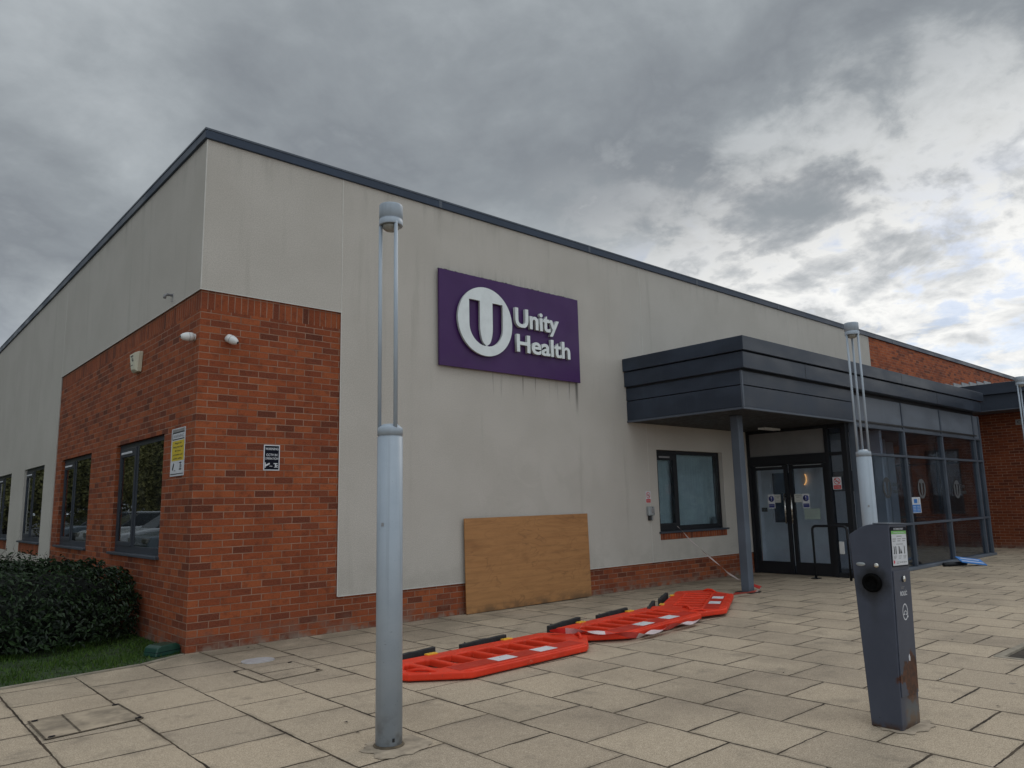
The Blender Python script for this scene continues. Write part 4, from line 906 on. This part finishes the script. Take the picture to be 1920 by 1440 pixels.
# ------------------------------------------------------------------ barriers
OUT = [(.26, .0), (2.14, .0), (2.20, .03), (2.40, .33), (2.42, .40), (2.38, .48), (2.02, .80), (1.94, .85), (.46, .85), (.38, .80), (.04, .52), (.0, .42), (.02, .33), (.20, .03)]
def slot(x0, x1, y0=.165, y1=.535): c_ = .028; return [(x0+c_, y0), (x1-c_, y0), (x1, y0+c_), (x1, y1-c_), (x1-c_, y1), (x0+c_, y1), (x0, y1-c_), (x0, y0+c_)]
NS = 7
def make_barrier(label):
    r = thing('safety_barrier', label, 'safety barrier', (0, 0, 0), (0, 0, 0), 'red plastic barriers lying flat on the paving')
    hs = [slot(.34+i*.248, .34+i*.248+.182) for i in range(NS)]
    hs += [[(.12, .34), (.24, .20), (.27, .22), (.27, .49), (.25, .52), (.13, .44)]]
    o = curve_plate([OUT]+hs, 'frame', 'red_plastic', r, .062, .016, (0, 0, .012))
    for p in o.data.polygons: p.use_smooth = False
    b = MB(); b.box(.40, 2.0, .575, .755, .0735, .0765); b.build('upper_panel', 'red_panel', r)
    for x in (.86, 1.40): MB().box(x, x+.24, .59, .74, .0768, .0782).build('reflector_plate', 'reflector_white', r)
    b = MB(); b.prism([(.40, .80), (2.0, .80), (1.94, .84), (.46, .84)], 'z', .066, .083); b.build('top_rib', 'red_plastic', r, bevel=.008)
    b = MB(); b.tube([(2.16, .58, .075), (2.21, .53, .098), (2.27, .46, .098), (2.29, .40, .075)], .016, 8); b.build('hook', 'red_plastic', r)
    b = MB(); b.tube([(.10, .42, .072), (.14, .50, .09), (.20, .57, .09), (.25, .62, .072)], .013, 8); b.build('hook', 'red_plastic', r)
    for x in (.62, 1.60): MB().box(x, x+.12, -.015, .045, .070, .084).build('clip', 'yellow_plastic', r, bevel=.004)
    for x, a in ((.22, -.05), (1.12, .03)):
        f = MB(); f.prism([(0, .0), (.60, 0), (.60, .108), (.50, .106), (.36, .100), (.3, .104), (.16, .094), (.0, .088)], 'y', -.022, .022)
        for j in range(3): f.obox(Matrix.Translation((.14+.15*j, -.022, .06)) @ Matrix.Rotation(.45*(-1)**j, 4, 'Y'), .16, .010, .014)
        f.build('foot', 'rubber', r, bevel=.006, loc=(x, -.085, .0), rot=(0, 0, a))
    return r
def dup2(root, loc, rot, label):
    n_ = root.copy(); COL.objects.link(n_); n_.location = loc; n_.rotation_euler = rot; n_['label'] = label
    for ch in list(root.children):
        c_ = ch.copy(); COL.objects.link(c_); c_.parent = n_
    return n_
B1 = make_barrier('nearest red barrier lying flat, partly hidden behind the front lamp post')
# local v runs from the feet towards the top edge: mirror by rotating about X (the barrier lies on its face)
def place(o, px_, py_, ang, z=0.0, tilt=(0, 0)):
    o.scale = (1, -1, 1); o.location = (px_, py_, z); o.rotation_euler = (tilt[0], tilt[1], ang)
B2 = dup2(B1, (0, 0, 0), (0, 0, 0), 'middle red barrier lying flat, draped with torn hazard tape')
B3 = dup2(B1, (0, 0, 0), (0, 0, 0), 'farthest red barrier lying at an angle beside the canopy column')
place(B1, .80, -2.25, rad(3.0)); place(B2, 3.02, -2.10, rad(5.5), .004, (0, rad(-.6))); place(B3, 4.82, -2.20, rad(29), .02, (0, 0))

# hazard tape
def ribbon(name, pts, w, tw, mats, cell):
    b = MB(); pts = [Vector(p) for p in pts]; P_ = []
    for a_, c_ in zip(pts[:-1], pts[1:]):
        nseg = max(2, int((c_-a_).length/.04))
        for i in range(nseg): P_.append(a_.lerp(c_, i/nseg))
    P_.append(pts[-1]); L_ = 0; prev = None
    for i, p in enumerate(P_):
        t = (P_[min(i+1, len(P_)-1)]-P_[max(i-1, 0)]).normalized(); ang = tw(i)
        s_ = t.cross(Vector((0, 0, 1))).normalized(); n_ = s_.cross(t)
        o_ = (s_*math.cos(ang)+n_*math.sin(ang))*w/2
        p = p + Vector((mnoise.noise(p*4), mnoise.noise(p*4+Vector((9, 0, 0))), .6*abs(mnoise.noise(p*5))))*.018
        cur = (p-o_, p+o_)
        if prev:
            L_ += .04; b.cur = int(L_/cell) % len(mats)
            b.add([prev[0], prev[1], cur[1], cur[0]], [(0, 1, 2, 3)], True)
        prev = cur
    return b.build(name, mats)
o = ribbon('hazard_tape', [(2.95, -2.30, .11), (3.12, -2.50, .11), (3.28, -2.74, .10), (3.46, -2.90, .075), (3.66, -2.96, .04), (3.9, -2.93, .05), (4.25, -2.895, .055), (4.6, -2.87, .05), (4.85, -2.84, .05)], .075, lambda i: .7*math.sin(i*.37)+.35, ['tape_red', 'tape_white', 'tape_white', 'tape_red'], .19)
tag(o, 'crumpled red and white hazard tape along the middle barrier', 'hazard tape')
o = ribbon('hazard_tape', [(6.9, -1.95, .07), (7.25, -1.80, .05), (7.55, -1.83, .045), (7.9, -1.83, .05), (8.15, -1.72, .06), (8.18, -1.50, .10), (8.04, -1.47, .22)], .055, lambda i: .75+.2*math.sin(i*.3), ['tape_white', 'tape_red', 'tape_red'], .30)
tag(o, 'red and white tape looped round the foot of the canopy column', 'hazard tape')
o = ribbon('hazard_tape', [(3.28, -2.42, .10), (3.30, -2.47, .16), (3.32, -2.50, .24)], .012, lambda i: 0, ['tape_white'], 1); tag(o, 'thin upright white strand of tape between the first two barriers', 'hazard tape')
o = ribbon('tape_strand', [(8.33, -.07, .985), (8.29, -.30, .80), (8.22, -.72, .52), (8.12, -1.15, .27), (8.02, -1.52, .13)], .024, lambda i: i*.25, ['string'], 1)
tag(o, 'thin twisted white tape strand stretched from window sill to canopy column', 'tape')

# ------------------------------------------------------------------ things on the paving
r = thing('fallen_sign', 'small sky blue sign fallen with its post beside the porch glazing', 'sign', (14.35, -2.62, 0), (0, 0, rad(-36)))
PM = Matrix.Translation((.16, .0, .10)) @ Matrix.Rotation(rad(8), 4, 'Y') @ Matrix.Rotation(rad(24), 4, 'X')
b = MB(); b.obox(PM, .54, .24, .02); b.build('panel', 'sign_skyblue', r, bevel=.006)
b = MB(); b.obox(PM @ Matrix.Translation((0, -.06, .0112)), .48, .03, .002); b.obox(PM @ Matrix.Translation((0, .05, .0112)), .40, .03, .002); b.build('white_stripe', 'sign_white', r)
b = MB(); b.tube([(-.42, .02, .04), (.12, .10, .05)], .04, 12); b.build('post', 'frame_dark', r)
r = thing('bait_box', 'dark green plastic bait box on grass at the brick corner', 'bait box', (-.17, .17, 0), (0, 0, rad(20)))
b = MB(); b.prism([(-.15, 0), (.15, 0), (.13, .085), (.09, .105), (-.09, .105), (-.13, .085)], 'y', -.10, .10); b.build('body', 'bait_green', r, bevel=.01)
box('lid_seam', 'sign_black', r, -.142, .142, -.103, .103, .040, .044)
o = MB(); o.prism([(.385+.155*math.copysign(abs(math.cos(t*.1963))**.85, math.cos(t*.1963)), -.90+.13*math.copysign(abs(math.sin(t*.1963))**.85, math.sin(t*.1963))) for t in range(32)], 'z', -.004, .005); o = o.build('drain_cover', 'steel_plate'); o.rotation_euler = (0, 0, 0); tag(o, 'small oval pale grey cover set in paving before the brick wall', 'drain cover')
def frame_lines(mb, poly, w, z):
    for a_, b_ in zip(poly, poly[1:]+poly[:1]):
        a_ = Vector((*a_, 0)); b_ = Vector((*b_, 0)); d_ = (b_-a_).normalized(); n_ = Vector((-d_.y, d_.x, 0))*w/2
        mb.add([(*(a_-n_-d_*w/2)[:2], z), (*(b_-n_+d_*w/2)[:2], z), (*(b_+n_+d_*w/2)[:2], z), (*(a_+n_-d_*w/2)[:2], z)], [(0, 1, 2, 3)])
r = thing('manhole_cover', 'recessed tan inspection cover with worn infill at lower left', 'manhole cover', (0, 0, 0))
pm = [(-1.642, -1.768), (-1.052, -1.708), (-1.032, -2.277), (-1.640, -2.351)]
b = MB(); b.add([(*p, .004) for p in pm], [(3, 2, 1, 0)]); b.build('infill', 'slab_inset', r)
b = MB(); frame_lines(b, pm, .013, .008); frame_lines(b, [(-1.431, -1.745), (-1.433, -2.31)], .012, .008); b.build('frame', 'joint_dirt', r)
b = MB()
for (x, y_) in ((-1.61, -1.79), (-1.08, -1.73), (-1.06, -2.25), (-1.60, -2.31)): b.prism([(x-.022, y_-.012), (x+.022, y_-.009), (x+.02, y_+.012), (x-.015, y_+.009)], 'z', .0085, .011)
b.build('key_hole', 'sign_black', r)
r = thing('manhole_cover', 'flagged inspection cover with thin dark outline near the oval cover', 'manhole cover', (0, 0, 0))
b = MB(); pm = [(.015, -1.235), (.59, -1.225), (.605, -1.785), (.028, -1.845)]; b.add([(*p, .004) for p in pm], [(3, 2, 1, 0)]); b.build('infill', 'paving', r)
b = MB(); frame_lines(b, pm, .008, .008); b.build('frame', 'joint_dirt', r)
b = MB()
for (x, y_) in ((.03, -1.25), (.575, -1.75), (.55, -1.24)): b.prism([(x-.022, y_-.012), (x+.022, y_-.009), (x+.02, y_+.012), (x-.015, y_+.009)], 'z', .0085, .011)
b.build('key_hole', 'sign_black', r)
random.seed(11)
def blob(cx_, cy_, rx, ry, z, n_=26, j=.16, rot=0):
    pts = []
    for i in range(n_):
        a_ = 6.2832*i/n_; k_ = 1+random.uniform(-j, j); x, y_ = rx*k_*math.copysign(abs(math.cos(a_))**.7, math.cos(a_)), ry*k_*math.copysign(abs(math.sin(a_))**.7, math.sin(a_))
        pts.append((cx_+x*math.cos(rot)-y_*math.sin(rot), cy_+x*math.sin(rot)+y_*math.cos(rot), z))
    return pts
b = MB(); p_ = blob(-.10, -4.10, .20, .19, .004, 30, .14, .1); b.add(p_, [tuple(range(len(p_)))]); struct(b.build('mortar_patch', 'mortar_patch'))
b = MB(); p_ = blob(2.42, -6.06, .20, .15, .004, 30, .12, 0); b.add(p_, [tuple(range(len(p_)))]); struct(b.build('mortar_patch', 'mortar_patch'))
b = MB()
for i in range(70):   # leaf scraps and litter lodged in the joints
    x = random.uniform(-1.5, 9); y_ = random.uniform(-6.5, -.3) if i > 40 else random.uniform(-.28, -.05); s_ = random.uniform(.006, .02); a_ = random.random()*6.28
    b.add([(x+s_*math.cos(a_), y_+s_*math.sin(a_), .006), (x-s_*.5*math.sin(a_), y_+s_*.5*math.cos(a_), .012), (x-s_*math.cos(a_), y_-s_*math.sin(a_), .006), (x+s_*.5*math.sin(a_), y_-s_*.5*math.cos(a_), .008)], [(0, 1, 2, 3)])
stuff(tag(b.build('leaf_litter', 'bark'), 'scattered dry leaf scraps on the paving along the wall', 'leaf litter'))
r = thing('tree_pit', 'square soil pit with concrete edging at the right edge', 'tree pit', (0, 0, 0))
b = MB(); b.box(pit[0]+.001, pit[0]+.06, pit[2], pit[3]-.001, -.03, .004); b.box(pit[0]+.06, pit[1], pit[3]-.06, pit[3]-.001, -.03, .004); b.box(pit[1]-.06, pit[1]-.001, pit[2], pit[3]-.06, -.03, .004); b.box(pit[0]+.06, pit[1]-.06, pit[2]+.001, pit[2]+.06, -.03, .004); b.build('edging', 'concrete', r, bevel=.006)
b = MB(); b.add([(pit[0]+.06, pit[2]+.06, -.02), (pit[1]-.06, pit[2]+.06, -.02), (pit[1]-.06, pit[3]-.06, -.02), (pit[0]+.06, pit[3]-.06, -.02)], [(0, 1, 2, 3)]); b.build('soil', 'soil', r)

# ------------------------------------------------------------------ hedge bush
random.seed(21)
def leaf(mb, p, n_, size, asp=.45):
    n_ = n_.normalized(); a_ = n_.cross(Vector((random.uniform(-1, 1), random.uniform(-1, 1), random.uniform(-1, 1))))
    a_ = a_.normalized() if a_.length > 1e-3 else Vector((1, 0, 0)); s_ = n_.cross(a_)
    l, w_ = size, size*asp; f_ = n_*size*.12
    mb.add([p-a_*l/2, p-s_*w_/2+f_, p+a_*l/2-f_, p+s_*w_/2+f_], [(0, 1, 2), (0, 2, 3)])
R_ = thing('laurel_bush', 'dense dark evergreen bush clipped low beside the brick wall', 'bush', (-1.62, 2.42, 0))
b = MB(); hx_, hy_, hz_ = 1.84, 1.46, .84
for i in range(21000):
    d = Vector((random.gauss(0, 1), random.gauss(0, 1), random.gauss(0, 1))).normalized(); d.z = abs(d.z) if random.random() < .92 else d.z
    k_ = (abs(d.x)**3+abs(d.y)**3+abs(d.z)**2.7)**(-1/2.9)
    wob = 1+.13*mnoise.noise(d*2.2+Vector((3, 1, 0)))+.10*mnoise.noise(d*5)+.07*mnoise.noise(d*12)
    depth = 1-abs(random.gauss(0, .055))
    p = Vector((d.x*hx_, d.y*hy_, d.z*hz_*.98))*k_*wob*depth; p.z += .07
    if p.z < .02: continue
    if p.x+R_.location.x > -.02: continue
    leaf(b, p, d+Vector((random.uniform(-.9, .9), random.uniform(-.9, .9), random.uniform(-.3, 1.1))), random.uniform(.035, .09))
for i in range(150):          # stray shoots breaking the clipped outline
    d = Vector((random.gauss(0, 1), random.gauss(0, 1), abs(random.gauss(0, 1))+.3)).normalized()
    k_ = (abs(d.x)**3+abs(d.y)**3+abs(d.z)**2.7)**(-1/2.9); p0 = Vector((d.x*hx_, d.y*hy_, d.z*hz_))*k_*.97; p0.z += .06
    if p0.x+R_.location.x > -.08: continue
    dd = (d+Vector((random.uniform(-.5, .5), random.uniform(-.5, .5), random.uniform(.2, .9)))).normalized(); L_ = random.uniform(.05, .17)
    for k in range(int(L_/.022)):
        leaf(b, p0+dd*(.022*k+.02)+Vector((random.uniform(-.02, .02), random.uniform(-.02, .02), 0)), dd+Vector((random.uniform(-1, 1), random.uniform(-1, 1), random.uniform(-.2, .6))), random.uniform(.05, .085))
b.build('foliage', 'leaf_laurel', R_)
b = MB(); vs = []; seg_ = 20
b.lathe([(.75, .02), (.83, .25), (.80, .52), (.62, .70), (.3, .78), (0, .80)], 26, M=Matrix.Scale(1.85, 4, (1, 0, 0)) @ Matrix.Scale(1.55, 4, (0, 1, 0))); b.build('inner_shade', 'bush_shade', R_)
b = MB()
for i in range(9):
    a_ = random.random()*6.28; b.tube([(.8*math.cos(a_), .7*math.sin(a_), 0), (1.0*math.cos(a_), .9*math.sin(a_), .35)], [.02, .01], 6)
b.build('stem', 'bark', R_)
random.seed(33)
R_ = thing('bare_shrub', 'sparse leafless twiggy shrub at left edge before the rendered wall', 'shrub', (-.55, 6.35, 0))
b = MB(); lv = MB()
def twig(p, d, l, r, dep):
    q_ = p+d*l; b.tube([p, p+d*l*.5+Vector((random.uniform(-.03, .03), random.uniform(-.03, .03), 0)), q_], [r, r*.8, r*.6], 5)
    if dep == 0:
        for k in range(2): (leaf if random.random() < .35 else (lambda *a: None))(lv, q_+Vector((random.uniform(-.04, .04),)*3), Vector((random.uniform(-1, 1), -1, .4)), .03)
        return
    for k in range(random.choice((2, 3))):
        nd = (d+Vector((random.uniform(-.6, .6), random.uniform(-.6, .6), random.uniform(-.1, .5)))).normalized(); twig(p+d*l*random.uniform(.6, 1), nd, l*random.uniform(.55, .8), r*.65, dep-1)
for k in range(7): twig(Vector((random.uniform(-.35, .35), random.uniform(-.9, .9), 0)), Vector((random.uniform(-.25, .25), random.uniform(-.25, .25), 1)).normalized(), .42, .009, 3)
b.build('stem', 'twig', R_); lv.build('foliage', 'leaf_laurel', R_)

# ------------------------------------------------------------------ car park and trees off to the left (seen mirrored in the side windows)
def car(label, loc, rz, paint):
    r = thing('parked_car', label, 'car', loc, (0, 0, rz), 'cars parked left of the building')
    b = MB(); low_ = [(-2.2, .35), (2.15, .32), (2.25, .55), (2.15, .80), (1.2, .95), (-2.15, 1.02), (-2.28, .7)]
    b.prism(low_, 'y', -.88, .88); b.build('body', paint, r, bevel=.08, seg=3)
    b = MB(); cab = [(-2.05, 1.0), (1.15, .95), (.45, 1.44), (-1.75, 1.46)]
    n_ = len(cab); vs = [(x, -.84+.12*(z-.95)/.5*1.0, z) for x, z in cab]+[(x, .84-.12*(z-.95)/.5, z) for x, z in cab]
    b.add(vs, [tuple(range(n_))[::-1], tuple(range(n_, 2*n_))]+[(i, (i+1) % n_, n_+(i+1) % n_, n_+i) for i in range(n_)]); b.build('window', 'car_glass', r, bevel=.03)
    b = MB(); b.box(-1.78, .48, -.70, .70, 1.43, 1.50); b.box(-1.9, -1.7, -.79, -.72, 1.0, 1.46); b.box(-.5, -.4, -.80, -.725, .98, 1.45); b.box(-1.9, -1.7, .72, .79, 1.0, 1.46); b.box(-.5, -.4, .725, .80, .98, 1.45); b.build('roof', paint, r, bevel=.03)
    for sx__ in (-1.4, 1.4):
        for sy_ in (-.82, .82):
            b = MB(); b.lathe([(.2, -.1), (.33, -.09), (.34, 0), (.33, .09), (.2, .1)], 24, M=Matrix.Translation((sx__, sy_, .34)) @ Matrix.Rotation(rad(90), 4, 'X')); b.build('wheel', 'tyre', r)
    for sy_ in (-.65, .65): MB().box(2.14, 2.26, sy_-.18, sy_+.18, .62, .76).build('headlight', 'lens', r, bevel=.02)
    return r
car('white car parked left of the building nearest the side windows', (-6.0, 19.0, -.03), 0.0, 'car_white'); car('white car parked left of the building behind the nearest one', (-6.1, 23.6, -.03), 0.0, 'car_white'); car('grey car parked left of the building nearest the hedge', (-5.6, 14.6, -.03), 0.0, 'car_grey'); car('grey car parked left of the building farthest from the corner', (-6.0, 29.5, -.03), 0.0, 'car_grey')
random.seed(5)
tb = MB()
for i in range(11000):
    d = Vector((random.gauss(0, 1), random.gauss(0, 1), random.gauss(0, 1))).normalized(); k_ = random.uniform(.55, 1.0)*(1+.35*mnoise.noise(d*2.0))
    p = Vector((d.x*3.2, d.y*3.6, d.z*4.8))*k_+Vector((0, 0, 4.9)); leaf(tb, p, d+Vector((random.uniform(-.8, .8), random.uniform(-.8, .8), random.uniform(-.2, .8))), random.uniform(.2, .36), .6)
def tree(label, loc, rz, first=None):
    r = thing('bushy_tree', label, 'tree', loc, (0, 0, rz), 'trees beyond the car park')
    if first:
        for ch in first.children: c_ = ch.copy(); COL.objects.link(c_); c_.parent = r
        return r
    tb.build('crown', 'leaf_tree', r); b = MB(); b.tube([(0, 0, -.03), (.1, 0, 1.5), (0, .1, 4)], [.22, .17, .08], 9)
    for k in range(5): a_ = k*1.25; b.tube([(.05, 0, 1.6+.3*k), (1.4*math.cos(a_), 1.4*math.sin(a_), 3.2+.4*k)], [.08, .03], 6)
    b.build('trunk', 'bark', r); return r
T0 = None
for i in range(15):
    t_ = tree('bushy olive green tree beyond the car park, one of a row', (-12-random.random()*2.5, 18+i*3.9, 0) if i < 9 else (-11+(i-9)*2.6, 52+random.random()*4, 0), i*1.3, T0); T0 = T0 or t_
